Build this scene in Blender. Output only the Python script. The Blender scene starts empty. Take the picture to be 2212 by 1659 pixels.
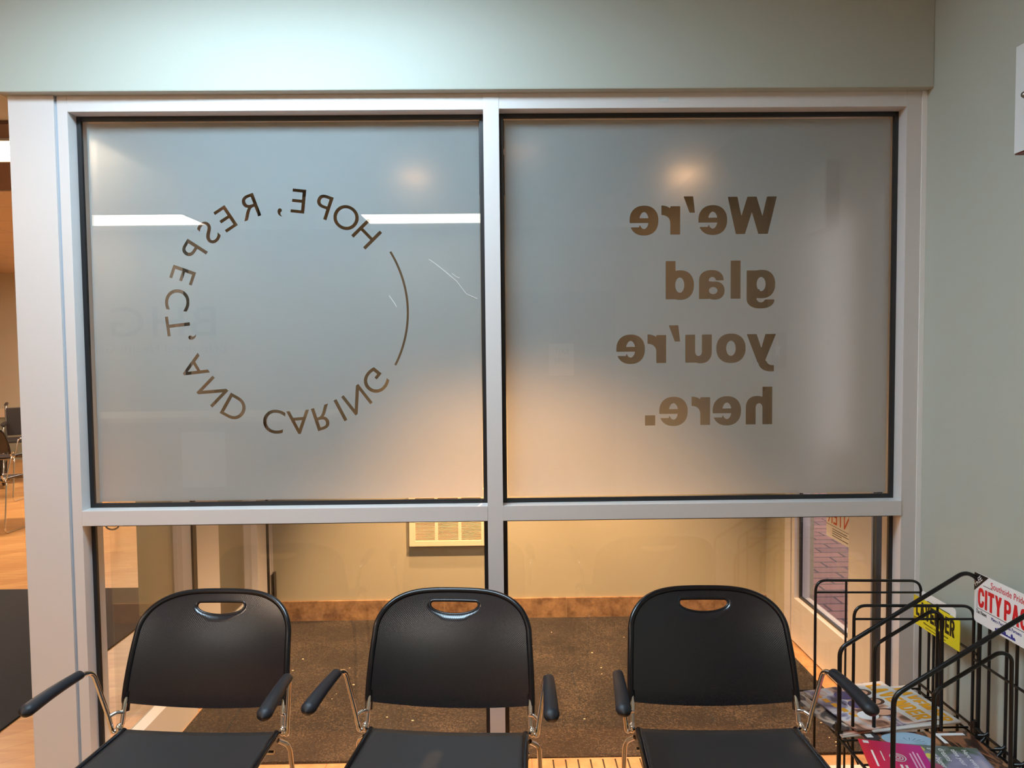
import bpy, bmesh, math, random
from mathutils import Vector, Matrix

# ------------------------------------------------------------------ camera, world, lights, exposure
S = bpy.context.scene
C = S.collection
random.seed(7)
PI = math.pi
R = math.radians

YAW, PITCH, ROLL = R(0.71420), R(2.57309), R(-0.57164)
FPX, CAMD, CAMZ = 1534.0, 2.285, 1.5


def cam_dir(u, v):
    """Direction in the world of the sensor point (u right, v down), in units of the focal length."""
    c, s = math.cos(ROLL), math.sin(ROLL)
    u, v = c * u + s * v, -s * u + c * v
    x, y, z = u, 1.0, -v
    c, s = math.cos(PITCH), math.sin(PITCH)
    y, z = c * y + s * z, -s * y + c * z
    c, s = math.cos(YAW), math.sin(YAW)
    x, y = c * x + s * y, -s * x + c * y
    return Vector((x, y, z))


cam_d = bpy.data.cameras.new('camera')
cam = bpy.data.objects.new('camera', cam_d)
C.objects.link(cam)
fw = cam_dir(0, 0)
rt = cam_dir(1, 0) - fw
up = fw - cam_dir(0, 1)
M = Matrix((rt, up, -fw)).transposed().to_4x4()
M.translation = Vector((0, -CAMD, CAMZ))
cam.matrix_world = M
cam_d.sensor_fit = 'HORIZONTAL'
cam_d.sensor_width = 36
cam_d.lens = 36 * FPX / 2212
cam_d.clip_start = 0.02
cam_d.clip_end = 60
S.camera = cam

W = bpy.data.worlds.new('evening_sky')
S.world = W
W.use_nodes = True
W.node_tree.nodes['Background'].inputs['Color'].default_value = (0.40, 0.36, 0.41, 1)
W.node_tree.nodes['Background'].inputs['Strength'].default_value = 3.2

S.view_settings.view_transform = 'Standard'
S.view_settings.look = 'None'
S.view_settings.gamma = 1
S.view_settings.exposure = 0.08
S.view_settings.use_curve_mapping = False
S.cycles.max_bounces = 9
S.cycles.transparent_max_bounces = 12
S.cycles.adaptive_threshold = 0.08

COOL = (0.60, 0.83, 1.0)
WHITE = (1.0, 0.93, 0.84)
WARM = (1.0, 0.60, 0.31)
ROOM_WARM = (1.0, 0.80, 0.62)
E_TROFFER = 11.0        # the two fixtures seen mirrored in the glass
E_NEAR = 29.0           # the fixture in front of the storefront, above the frame
E_SIDE = 30.0  # added fixture out of view, warms and brightens the wide post
E_HALL = 20.0           # fixtures of the hall beside the entry
P_MAIN, P_SIDE = 580.0, 110.0   # recessed downlights of the entry: the middle one and the two beside it


def spot(name, loc, power, color, size, blend=0.12, radius=0.03):
    d = bpy.data.lights.new(name, 'SPOT')
    d.energy = power
    d.color = color
    d.spot_size = size
    d.spot_blend = blend
    d.shadow_soft_size = radius
    o = bpy.data.objects.new(name, d)
    C.objects.link(o)
    o.location = loc
    return o


CANS = [(0.10, 0.80, 2.36), (0.90, 1.22, 2.36), (-0.42, 1.22, 2.36)]
for i, p in enumerate(CANS):
    spot('downlight_beam', (p[0], p[1], p[2] - 0.02), (P_MAIN, P_SIDE, 2.2 * P_SIDE)[i], WARM, R((86, 48, 56)[i]), 0.60)


# ------------------------------------------------------------------ helpers
def srgb(r, g, b):
    def f(c):
        c /= 255.0
        return c / 12.92 if c <= 0.04045 else ((c + 0.055) / 1.055) ** 2.4
    return (f(r), f(g), f(b), 1)


def nodes_of(name):
    m = bpy.data.materials.new(name)
    m.use_nodes = True
    nt = m.node_tree
    return m, nt, nt.nodes['Principled BSDF']


def mat(name, col, rough=0.5, metal=0.0, noise=0.0, nscale=20, bump=0.0, bscale=200, spec=0.5, coat=0.0):
    m, nt, b = nodes_of(name)
    b.inputs['Base Color'].default_value = col
    b.inputs['Roughness'].default_value = rough
    b.inputs['Metallic'].default_value = metal
    b.inputs['Specular IOR Level'].default_value = spec
    b.inputs['Coat Weight'].default_value = coat
    tc = nt.nodes.new('ShaderNodeTexCoord')
    if noise > 0:
        n = nt.nodes.new('ShaderNodeTexNoise')
        n.inputs['Scale'].default_value = nscale
        n.inputs['Detail'].default_value = 4
        nt.links.new(tc.outputs['Object'], n.inputs['Vector'])
        mx = nt.nodes.new('ShaderNodeMix')
        mx.data_type = 'RGBA'
        mx.inputs[6].default_value = tuple(c * (1 - noise) for c in col[:3]) + (1,)
        mx.inputs[7].default_value = tuple(min(1, c * (1 + noise)) for c in col[:3]) + (1,)
        nt.links.new(n.outputs['Fac'], mx.inputs[0])
        nt.links.new(mx.outputs[2], b.inputs['Base Color'])
    if bump > 0:
        n2 = nt.nodes.new('ShaderNodeTexNoise')
        n2.inputs['Scale'].default_value = bscale
        n2.inputs['Detail'].default_value = 3
        nt.links.new(tc.outputs['Object'], n2.inputs['Vector'])
        bp = nt.nodes.new('ShaderNodeBump')
        bp.inputs['Strength'].default_value = bump
        bp.inputs['Distance'].default_value = 0.002
        nt.links.new(n2.outputs['Fac'], bp.inputs['Height'])
        nt.links.new(bp.outputs['Normal'], b.inputs['Normal'])
    return m


def emit(name, col, strength):
    m = bpy.data.materials.new(name)
    m.use_nodes = True
    nt = m.node_tree
    nt.nodes.clear()
    e = nt.nodes.new('ShaderNodeEmission')
    e.inputs['Color'].default_value = tuple(col[:3]) + (1,)
    e.inputs['Strength'].default_value = strength
    o = nt.nodes.new('ShaderNodeOutputMaterial')
    nt.links.new(e.outputs[0], o.inputs[0])
    return m


def schlick(nt, f0, gain):
    lw = nt.nodes.new('ShaderNodeLayerWeight')
    lw.inputs['Blend'].default_value = 0.5
    p = nt.nodes.new('ShaderNodeMath')
    p.operation = 'POWER'
    p.inputs[1].default_value = 5
    nt.links.new(lw.outputs['Facing'], p.inputs[0])
    q = nt.nodes.new('ShaderNodeMath')
    q.operation = 'MULTIPLY_ADD'
    q.inputs[1].default_value = gain
    q.inputs[2].default_value = f0
    nt.links.new(p.outputs[0], q.inputs[0])
    return q.outputs[0]


def glass(name, tint=(1, 1, 1), f0=0.045):
    m = bpy.data.materials.new(name)
    m.use_nodes = True
    nt = m.node_tree
    nt.nodes.clear()
    t = nt.nodes.new('ShaderNodeBsdfTransparent')
    t.inputs[0].default_value = tuple(tint) + (1,)
    g = nt.nodes.new('ShaderNodeBsdfGlossy')
    g.inputs['Roughness'].default_value = 0.0
    mx = nt.nodes.new('ShaderNodeMixShader')
    nt.links.new(schlick(nt, f0, 0.9), mx.inputs[0])
    nt.links.new(t.outputs[0], mx.inputs[1])
    nt.links.new(g.outputs[0], mx.inputs[2])
    o = nt.nodes.new('ShaderNodeOutputMaterial')
    nt.links.new(mx.outputs[0], o.inputs[0])
    return m


def frosted(name):
    """Etched vinyl: a milky diffuse layer, some light let through evenly and some scattered forward."""
    m = bpy.data.materials.new(name)
    m.use_nodes = True
    nt = m.node_tree
    nt.nodes.clear()
    d = nt.nodes.new('ShaderNodeBsdfDiffuse')
    d.inputs[0].default_value = (0.69, 0.82, 0.92, 1)
    tr = nt.nodes.new('ShaderNodeBsdfTranslucent')
    tr.inputs[0].default_value = (0.78, 0.72, 0.64, 1)
    rf = nt.nodes.new('ShaderNodeBsdfRefraction')
    rf.inputs['Color'].default_value = (0.93, 0.89, 0.84, 1)
    rf.inputs['Roughness'].default_value = 0.52
    rf.inputs['IOR'].default_value = 1.30
    m1 = nt.nodes.new('ShaderNodeMixShader')
    m1.inputs[0].default_value = 0.38
    m2 = nt.nodes.new('ShaderNodeMixShader')
    m2.inputs[0].default_value = 0.50
    nt.links.new(d.outputs[0], m1.inputs[1])
    nt.links.new(tr.outputs[0], m1.inputs[2])
    nt.links.new(m1.outputs[0], m2.inputs[1])
    r2 = nt.nodes.new('ShaderNodeBsdfRefraction')
    r2.inputs['Color'].default_value = (0.93, 0.89, 0.84, 1)
    r2.inputs['Roughness'].default_value = 0.27
    r2.inputs['IOR'].default_value = 1.30
    m3 = nt.nodes.new('ShaderNodeMixShader')
    m3.inputs[0].default_value = 0.42
    nt.links.new(rf.outputs[0], m3.inputs[1])
    nt.links.new(r2.outputs[0], m3.inputs[2])
    nt.links.new(m3.outputs[0], m2.inputs[2])
    o = nt.nodes.new('ShaderNodeOutputMaterial')
    nt.links.new(m2.outputs[0], o.inputs[0])
    return m


class MB:
    """Collects shapes into one mesh."""

    def __init__(self):
        self.v, self.f, self.sm = [], [], []

    def add(self, vs, fs, smooth=False):
        k = len(self.v)
        self.v += [tuple(p) for p in vs]
        for f in fs:
            self.f.append(tuple(i + k for i in f))
            self.sm.append(smooth)
        return self

    def box(self, a, b, T=None):
        x0, y0, z0 = a
        x1, y1, z1 = b
        vs = [(x0, y0, z0), (x1, y0, z0), (x1, y1, z0), (x0, y1, z0), (x0, y0, z1), (x1, y0, z1), (x1, y1, z1), (x0, y1, z1)]
        if T is not None:
            vs = [tuple(T @ Vector(p)) for p in vs]
        return self.add(vs, [(0, 3, 2, 1), (4, 5, 6, 7), (0, 1, 5, 4), (1, 2, 6, 5), (2, 3, 7, 6), (3, 0, 4, 7)])

    def tube(self, pts, r, n=10, closed=False, caps=True, squash=None):
        pts = [Vector(p) for p in pts]
        m = len(pts)
        rs = r if isinstance(r, (list, tuple)) else [r] * m
        tang = []
        for i in range(m):
            a = pts[(i - 1) % m] if (closed or i > 0) else pts[i]
            b = pts[(i + 1) % m] if (closed or i < m - 1) else pts[i]
            t = b - a
            tang.append(t.normalized() if t.length > 1e-9 else Vector((0, 0, 1)))
        nrm = tang[0].orthogonal().normalized()
        if squash:
            nrm = Vector((0, 0, 1)) - tang[0] * tang[0].z
            nrm.normalize()
        rings = []
        for i in range(m):
            t = tang[i]
            nrm = (nrm - t * nrm.dot(t)).normalized()
            bn = t.cross(nrm)
            q = squash or 1.0
            rings.append([pts[i] + (nrm * math.cos(2 * PI * k / n) * q + bn * math.sin(2 * PI * k / n)) * rs[i] for k in range(n)])
        vs = [p for ring in rings for p in ring]
        fs = []
        for i in range(m if closed else m - 1):
            j = (i + 1) % m
            for k in range(n):
                k2 = (k + 1) % n
                fs.append((i * n + k, i * n + k2, j * n + k2, j * n + k))
        self.add(vs, fs, True)
        if caps and not closed:
            self.add(rings[0], [tuple(range(n))[::-1]])
            self.add(rings[-1], [tuple(range(n))])
        return self

    def lathe(self, prof, c, axis='z', n=24, caps=True):
        """prof: (radius, height) pairs turned about an axis through c."""
        vs, fs = [], []
        for (r, h) in prof:
            for k in range(n):
                a = 2 * PI * k / n
                p = (r * math.cos(a), r * math.sin(a), h)
                if axis == 'x':
                    p = (p[2], p[0], p[1])
                elif axis == 'y':
                    p = (p[0], p[2], -p[1])
                vs.append((c[0] + p[0], c[1] + p[1], c[2] + p[2]))
        for i in range(len(prof) - 1):
            for k in range(n):
                k2 = (k + 1) % n
                fs.append((i * n + k, i * n + k2, (i + 1) * n + k2, (i + 1) * n + k))
        self.add(vs, fs, True)
        if caps and prof[0][0] > 1e-6:
            self.add(vs[:n], [tuple(range(n))[::-1]])
        if caps and prof[-1][0] > 1e-6:
            self.add(vs[-n:], [tuple(range(n))])
        return self

    def ball(self, c, r, n=12, sz=(1, 1, 1)):
        prof = [(max(1e-7, r * math.sin(PI * i / n)), -r * math.cos(PI * i / n)) for i in range(n + 1)]
        k = len(self.v)
        self.lathe(prof, (0, 0, 0), 'z', n * 2)
        for i in range(k, len(self.v)):
            p = self.v[i]
            self.v[i] = (c[0] + p[0] * sz[0], c[1] + p[1] * sz[1], c[2] + p[2] * sz[2])
        return self

    def prism(self, poly, h0, h1, T=None):
        """Convex or simple polygon (x, y) pulled from h0 to h1 along z, then moved by T."""
        n = len(poly)
        vs = [(p[0], p[1], h0) for p in poly] + [(p[0], p[1], h1) for p in poly]
        if T is not None:
            vs = [tuple(T @ Vector(p)) for p in vs]
        fs = [tuple(range(n))[::-1], tuple(range(n, 2 * n))]
        for i in range(n):
            j = (i + 1) % n
            fs.append((i, j, n + j, n + i))
        return self.add(vs, fs)

    def build(self, name, m, parent=None, bevel=0.0, fix=True):
        me = bpy.data.meshes.new(name)
        me.from_pydata(self.v, [], self.f)
        me.polygons.foreach_set('use_smooth', self.sm)
        if fix or bevel:
            bm = bmesh.new()
            bm.from_mesh(me)
            if fix:
                bmesh.ops.recalc_face_normals(bm, faces=bm.faces)
            if bevel:
                bmesh.ops.bevel(bm, geom=[e for e in bm.edges if len(e.link_faces) == 2 and e.calc_face_angle(0) > 0.6],
                                offset=bevel, segments=2, profile=0.7, affect='EDGES')
            bm.to_mesh(me)
            bm.free()
        me.materials.append(m)
        o = bpy.data.objects.new(name, me)
        C.objects.link(o)
        if parent:
            o.parent = parent
        return o


def fillet(pts, r, n=6):
    """A polyline with its inner corners rounded."""
    pts = [Vector(p) for p in pts]
    out = [pts[0]]
    for i in range(1, len(pts) - 1):
        a, p, b = pts[i - 1], pts[i], pts[i + 1]
        d1, d2 = (a - p), (b - p)
        l = min(r[i - 1] if isinstance(r, (list, tuple)) else r, d1.length * 0.49, d2.length * 0.49)
        s, e = p + d1.normalized() * l, p + d2.normalized() * l
        for k in range(n + 1):
            t = k / n
            out.append(s * (1 - t) ** 2 + p * 2 * t * (1 - t) + e * t * t)
    out.append(pts[-1])
    return out


def empty(name, loc=(0, 0, 0), rz=0.0):
    o = bpy.data.objects.new(name, None)
    C.objects.link(o)
    o.location = loc
    o.rotation_euler = (0, 0, rz)
    return o


def tag(o, label, cat, group=None, kind=None):
    o['label'] = label
    o['category'] = cat
    if group:
        o['group'] = group
    if kind:
        o['kind'] = kind
    return o


def struct(o, label=None):
    o['kind'] = 'structure'
    if label:
        o['label'] = label
    return o


def copy_tree(o, parent=None):
    c = o.copy()
    C.objects.link(c)
    c.parent = parent
    if parent is not None:
        c.matrix_parent_inverse = o.matrix_parent_inverse.copy()
    for ch in list(o.children):
        copy_tree(ch, c)
    return c


# ---- lettering
def glyph_loops(body, size, offset=0.0, align='LEFT', shear=0.0, space=1.0):
    cu = bpy.data.curves.new('tmp_text', 'FONT')
    cu.body = body
    cu.size = size
    cu.offset = offset
    cu.align_x = align
    cu.shear = shear
    cu.space_character = space
    o = bpy.data.objects.new('tmp_text', cu)
    C.objects.link(o)
    bpy.context.view_layer.update()
    c2 = o.to_curve(bpy.context.evaluated_depsgraph_get())
    loops = []
    for sp in c2.splines:
        bp = sp.bezier_points
        n = len(bp)
        lp = []
        for i in range(n):
            a, b = bp[i], bp[(i + 1) % n]
            p0, p1, p2, p3 = a.co, a.handle_right, b.handle_left, b.co
            straight = ((p1 - p0).length < 1e-7 or abs((p1 - p0).normalized().dot((p3 - p0).normalized()) - 1) < 1e-4) and \
                       ((p2 - p3).length < 1e-7 or abs((p2 - p3).normalized().dot((p0 - p3).normalized()) - 1) < 1e-4) if (p3 - p0).length > 1e-9 else True
            steps = 1 if straight else 7
            for k in range(steps):
                t = k / steps
                q = p0 * (1 - t) ** 3 + p1 * 3 * t * (1 - t) ** 2 + p2 * 3 * t * t * (1 - t) + p3 * t ** 3
                if not lp or (Vector((q.x, q.y)) - Vector(lp[-1])).length > 1e-6:
                    lp.append((q.x, q.y))
        if len(lp) > 2:
            loops.append(lp)
    o.to_curve_clear()
    bpy.data.objects.remove(o)
    bpy.data.curves.remove(cu)
    return loops


def fill_mesh(loops, thick, T, name):
    """Even-odd filled flat shape of the loops, THICK deep, placed by T."""
    cu = bpy.data.curves.new(name, 'CURVE')
    cu.dimensions = '2D'
    cu.fill_mode = 'BOTH'
    cu.extrude = thick / 2
    for lp in loops:
        sp = cu.splines.new('POLY')
        sp.points.add(len(lp) - 1)
        for i, p in enumerate(lp):
            sp.points[i].co = (p[0], p[1], 0, 1)
        sp.use_cyclic_u = True
    o = bpy.data.objects.new(name, cu)
    C.objects.link(o)
    bpy.context.view_layer.update()
    me = bpy.data.meshes.new_from_object(o.evaluated_get(bpy.context.evaluated_depsgraph_get()))
    bpy.data.objects.remove(o)
    bpy.data.curves.remove(cu)
    me.transform(T)
    for p in me.polygons:
        p.use_smooth = False
    return me


def flat(loops, thick, T, name, m, parent=None):
    me = fill_mesh(loops, thick, T, name)
    me.materials.clear()
    me.materials.append(m)
    o = bpy.data.objects.new(name, me)
    C.objects.link(o)
    if parent:
        o.parent = parent
    return o


def text(body, size, T, name, m, parent=None, thick=0.0004, **kw):
    return flat(glyph_loops(body, size, **kw), thick, T, name, m, parent)


def axes(o, ex, ey):
    """Matrix whose x and y axes are ex, ey and whose origin is o."""
    ex, ey = Vector(ex).normalized(), Vector(ey).normalized()
    ez = ex.cross(ey)
    A = Matrix((ex, ey, ez)).transposed().to_4x4()
    A.translation = Vector(o)
    return A


# ---- heavy grotesque letters from joined outlines (a field sampled on a grid, then contoured)
def ell(cx, cy, rx, ry, n=2.25):
    k = min(rx, ry)
    return lambda x, y: ((abs((x - cx) / rx) ** n + abs((y - cy) / ry) ** n) ** (1 / n) - 1) * k


def rect(x0, y0, x1, y1):
    return lambda x, y: max(x0 - x, x - x1, y0 - y, y - y1)


def convex(*pts):
    es = []
    n = len(pts)
    for i in range(n):
        (ax, ay), (bx, by) = pts[i], pts[(i + 1) % n]
        l = math.hypot(bx - ax, by - ay)
        es.append((ax, ay, (by - ay) / l, -(bx - ax) / l))
    return lambda x, y: max((x - ax) * nx + (y - ay) * ny for ax, ay, nx, ny in es)


def U(*fs):
    return lambda x, y: min(f(x, y) for f in fs)


def I(*fs):
    return lambda x, y: max(f(x, y) for f in fs)


def SUB(a, *bs):
    return lambda x, y: max([a(x, y)] + [-b(x, y) for b in bs])


def contour(f, x0, x1, y0, y1, h=0.0125):
    nx, ny = int((x1 - x0) / h) + 2, int((y1 - y0) / h) + 2
    x0 += 0.00137
    y0 += 0.00171
    val = [[f(x0 + i * h, y0 + j * h) for j in range(ny)] for i in range(nx)]
    seg = {}

    def cut(i, j, k, l):
        a, b = val[i][j], val[k][l]
        t = a / (a - b)
        return (x0 + (i + (k - i) * t) * h, y0 + (j + (l - j) * t) * h)
    for i in range(nx - 1):
        for j in range(ny - 1):
            cs = [(i, j), (i + 1, j), (i + 1, j + 1), (i, j + 1)]
            ins = [val[a][b] < 0 for a, b in cs]
            if all(ins) or not any(ins):
                continue
            cr = []
            for e in range(4):
                a, b = cs[e], cs[(e + 1) % 4]
                if ins[e] != ins[(e + 1) % 4]:
                    key = (min(a, b), max(a, b))
                    cr.append((key, ins[e]))
            outs = [k for k, s in cr if s]
            inn = [k for k, s in cr if not s]
            for a, b in zip(outs, inn):
                seg[a] = b
    loops = []
    while seg:
        s = next(iter(seg))
        lp, k = [], s
        while k in seg:
            n = seg.pop(k)
            lp.append(cut(*k[0], *k[1]))
            k = n
        if len(lp) > 6:
            # drop points on straight runs
            keep = []
            for i, p in enumerate(lp):
                a = keep[-1] if keep else lp[i - 1]
                b = lp[(i + 1) % len(lp)]
                cr = abs((p[0] - a[0]) * (b[1] - p[1]) - (p[1] - a[1]) * (b[0] - p[0]))
                if cr > 2e-6:
                    keep.append(p)
            loops.append(keep)
    return loops


def heavy(ch):
    t = 0.27
    if ch == 'l':
        return rect(0, 0, t, 1.03), t
    if ch == '.':
        return rect(0, 0, 0.28, 0.28), 0.28
    if ch == "'":
        return convex((0, 0.58), (0.145, 0.58), (0.31, 1.02), (0.05, 1.02)), 0.31
    if ch == 'o':
        return SUB(ell(0.40, 0.38, 0.40, 0.40), ell(0.40, 0.38, 0.13, 0.205, 2.0)), 0.80
    if ch == 'd':
        return SUB(U(ell(0.375, 0.38, 0.375, 0.40), rect(0.50, 0, 0.77, 1.03)), ell(0.385, 0.38, 0.122, 0.205, 2.0)), 0.77
    if ch == 'g':
        bowl = SUB(U(ell(0.375, 0.39, 0.375, 0.385), rect(0.50, 0.0, 0.78, 0.76)), ell(0.385, 0.39, 0.122, 0.19, 2.0))
        hook = I(SUB(U(ell(0.395, 0.0, 0.385, 0.27), rect(0.50, 0.0, 0.78, 0.3)), ell(0.39, 0.03, 0.125, 0.135, 2.0)),
                 lambda x, y: max(y - 0.25, -(x - 0.02), (y + 0.03) if x < 0.42 else -1))
        return U(bowl, hook), 0.78
    if ch == 'e':
        ring = SUB(ell(0.39, 0.38, 0.39, 0.40), I(ell(0.39, 0.38, 0.125, 0.225, 2.0)))
        ring = SUB(ring, rect(0.30, 0.255, 0.80, 0.315), convex((0.52, 0.20), (0.9, 0.20), (0.9, 0.31), (0.5, 0.31)))
        bar = I(rect(0.14, 0.315, 0.79, 0.445), ell(0.39, 0.38, 0.39, 0.40))
        return U(ring, bar), 0.78
    if ch == 'r':
        arm = I(SUB(ell(0.51, 0.40, 0.36, 0.38), ell(0.52, 0.30, 0.25, 0.225)), rect(0.16, 0.33, 0.51, 0.80))
        return U(rect(0, 0, t, 0.76), arm), 0.51
    if ch == 'h':
        arch = I(SUB(ell(0.42, 0.46, 0.305, 0.32), ell(0.362, 0.46, 0.092, 0.12, 2.0)), lambda x, y: max(0.46 - y, 0.2 - x))
        return U(rect(0, 0, t, 1.03), rect(0.455, 0, 0.725, 0.47), arch), 0.725
    if ch == 'u':
        arch = I(SUB(ell(0.305, 0.30, 0.305, 0.32), ell(0.363, 0.30, 0.092, 0.12, 2.0)), lambda x, y: max(y - 0.30, x - 0.5))
        return U(rect(0, 0.29, t, 0.76), rect(0.455, 0, 0.725, 0.76), arch), 0.725
    if ch == 'a':
        low = SUB(ell(0.27, 0.225, 0.27, 0.245), ell(0.31, 0.225, 0.115, 0.095, 2.0))
        low = I(low, lambda x, y: x - 0.5)
        cap = I(SUB(ell(0.36, 0.50, 0.335, 0.28), ell(0.335, 0.48, 0.10, 0.115, 2.0)), lambda x, y: 0.50 - y)
        link = SUB(rect(0.20, 0.33, 0.56, 0.475), ell(0.22, 0.52, 0.24, 0.06, 2.0))
        return U(low, rect(0.425, 0.0, 0.695, 0.51), cap, link), 0.70
    if ch == 'y':
        tail = I(SUB(ell(0.12, 0.02, 0.36, 0.28), ell(0.08, 0.04, 0.17, 0.13)), lambda x, y: max(y - 0.02, 0.05 - x))
        return U(convex((0.26, -0.02), (0.50, -0.02), (0.80, 0.76), (0.53, 0.76)),
                 convex((0.30, 0.02), (0.50, 0.02), (0.29, 0.76), (0.0, 0.76)), tail), 0.80
    if ch == 'W':
        return U(convex((0.24, 0), (0.50, 0), (0.27, 1), (0.0, 1)), convex((0.24, 0), (0.50, 0), (0.80, 1), (0.55, 1)),
                 convex((0.86, 0), (1.11, 0), (0.80, 1), (0.55, 1)), convex((0.86, 0), (1.11, 0), (1.335, 1), (1.07, 1))), 1.335


def heavy_cap(ch):
    """Condensed heavy capitals, one unit tall."""
    t, b = 0.24, 0.20
    E_ = U(rect(0, 0, t, 1), rect(0, 0, 0.58, b), rect(0, 0.40, 0.54, 0.40 + b), rect(0, 1 - b, 0.58, 1))
    if ch == 'L':
        return U(rect(0, 0, t, 1), rect(0, 0, 0.56, b)), 0.56
    if ch == 'A':
        return U(convex((0, 0), (0.24, 0), (0.46, 1), (0.24, 1)), convex((0.48, 0), (0.72, 0), (0.48, 1), (0.26, 1)), rect(0.14, 0.20, 0.58, 0.36)), 0.72
    if ch == 'V':
        return U(convex((0.24, 0), (0.46, 0), (0.24, 1), (0, 1)), convex((0.26, 0), (0.48, 0), (0.72, 1), (0.48, 1))), 0.72
    if ch == 'E':
        return E_, 0.58
    if ch == 'N':
        return U(rect(0, 0, t, 1), rect(0.46, 0, 0.70, 1), convex((0.44, 0), (0.70, 0), (0.26, 1), (0, 1))), 0.70
    if ch == 'D':
        return SUB(U(rect(0, 0, 0.36, 1), ell(0.32, 0.5, 0.38, 0.5, 2.6)), I(ell(0.32, 0.5, 0.16, 0.30, 2.6), rect(t, 0, 1, 1)), rect(t, 0.2, 0.33, 0.8)), 0.70
    if ch in 'PR':
        f = SUB(U(rect(0, 0, t, 1), rect(0, 0.38, 0.36, 1), ell(0.34, 0.69, 0.33, 0.31, 2.6)), rect(t, 0.56, 0.36, 0.82), ell(0.36, 0.69, 0.10, 0.13))
        return (U(f, convex((0.40, 0), (0.68, 0), (0.46, 0.5), (0.22, 0.5))) if ch == 'R' else f), 0.67
    if ch in 'CG':
        f = SUB(ell(0.34, 0.5, 0.34, 0.5, 2.6), ell(0.34, 0.5, 0.12, 0.30, 2.6), rect(0.34, 0.37, 0.7, 0.63))
        return (U(f, rect(0.36, 0.36, 0.66, 0.50), rect(0.46, 0.05, 0.66, 0.50)) if ch == 'G' else f), 0.68
    if ch == 'I':
        return rect(0, 0, t, 1), t
    if ch == 'T':
        return U(rect(0.20, 0, 0.44, 1), rect(0, 0.8, 0.64, 1)), 0.64
    if ch == 'Y':
        return U(rect(0.23, 0, 0.47, 0.5), convex((0.23, 0.42), (0.47, 0.42), (0.24, 1), (0, 1)), convex((0.23, 0.42), (0.47, 0.42), (0.70, 1), (0.46, 1))), 0.70
    if ch == 'S':
        up_ = I(SUB(ell(0.33, 0.71, 0.33, 0.29), ell(0.33, 0.71, 0.11, 0.10)), lambda x, y: max(0.42 - y, min(x - 0.36, 0.74 - y)))
        lo_ = I(SUB(ell(0.33, 0.29, 0.33, 0.30), ell(0.33, 0.29, 0.11, 0.10)), lambda x, y: max(y - 0.59, min(0.30 - x, y - 0.26)))
        return U(up_, lo_), 0.66


def cap_loops(body):
    ls, x = [], 0.0
    for ch in body:
        if ch == ' ':
            x += 0.16
            continue
        f, wd = heavy_cap(ch)
        ls += [[(x + px, py) for px, py in l] for l in contour(f, -0.05, wd + 0.05, -0.06, 1.06, 0.02)]
        x += wd + 0.09
    return ls


# ------------------------------------------------------------------ materials
M_SAGE = mat('sage_paint', srgb(174, 177, 166), 0.55, bump=0.10, bscale=350)
M_SAGE2 = mat('entry_wall_paint', srgb(180, 172, 148), 0.6, noise=0.03, nscale=4, bump=0.08, bscale=300)
M_ALU = mat('clear_anodized_aluminium', srgb(214, 209, 207), 0.42, 0.15, bump=0.03, bscale=900)
M_ALU_BRIGHT = mat('aluminium_edge', srgb(225, 224, 226), 0.3, 0.5)
M_GROOVE = mat('groove_reflection_tint', srgb(170, 182, 196), 0.5)  # bluish white reflection put into the groove's colour
M_CAULK = mat('white_caulk', srgb(232, 230, 228), 0.5)
M_GASKET = mat('black_rubber_gasket', srgb(14, 14, 18), 0.38, spec=0.6)
M_GLASS = glass('clear_glass', (0.96, 0.965, 0.95))
M_LETTER = glass('darkened_letter_opening', (0.80, 0.78, 0.76), 0.0)  # tint darkens the letters, standing in for the dim entry behind
M_FILM = frosted('frosted_vinyl')
M_CEIL = mat('white_ceiling_tile', srgb(220, 218, 212), 0.9, bump=0.3, bscale=120)
M_BLACK = mat('black_plastic', srgb(44, 39, 38), 0.55, bump=0.05, bscale=700)
M_RIM = mat('black_gloss_rim', srgb(14, 14, 18), 0.24)
M_PAD = mat('black_soft_arm_pad', srgb(24, 25, 32), 0.5, bump=0.15, bscale=900)
M_CHROME = mat('chrome', srgb(225, 222, 218), 0.09, 1.0)
M_WIRE = mat('black_coated_wire', srgb(12, 12, 14), 0.28)
M_WHITE = mat('white_card', srgb(236, 234, 232), 0.45)
M_YELLOW = mat('yellow_card', srgb(232, 214, 36), 0.45)
M_INK = mat('black_ink', srgb(14, 14, 14), 0.5)
M_RED = mat('red_ink', srgb(216, 26, 36), 0.45)
M_BLUE = mat('blue_ink', srgb(42, 46, 140), 0.45)
M_ORANGE = mat('orange_yellow_ink', srgb(244, 170, 24), 0.45)
M_WHITEINK = mat('white_ink', srgb(240, 240, 240), 0.45)
M_BOX = mat('white_painted_steel', srgb(214, 216, 216), 0.4, noise=0.03, nscale=8)
M_BOXEDGE = mat('brown_box_edge', srgb(112, 56, 44), 0.5)
M_STEEL = mat('dull_steel', srgb(150, 146, 138), 0.35, 1.0)
M_MAT_DARK = mat('black_floor_mat', srgb(34, 32, 36), 0.95, noise=0.25, nscale=60, bump=0.5, bscale=300)
M_VENT = mat('cream_enamel', srgb(236, 214, 184), 0.4)
M_DARK = mat('dark_recess', srgb(40, 34, 28), 0.8)
M_BROWN = mat('brown_bulkhead', srgb(112, 84, 74), 0.7)
M_OAK = mat('pale_wood_rail', srgb(226, 206, 176), 0.45)


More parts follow.
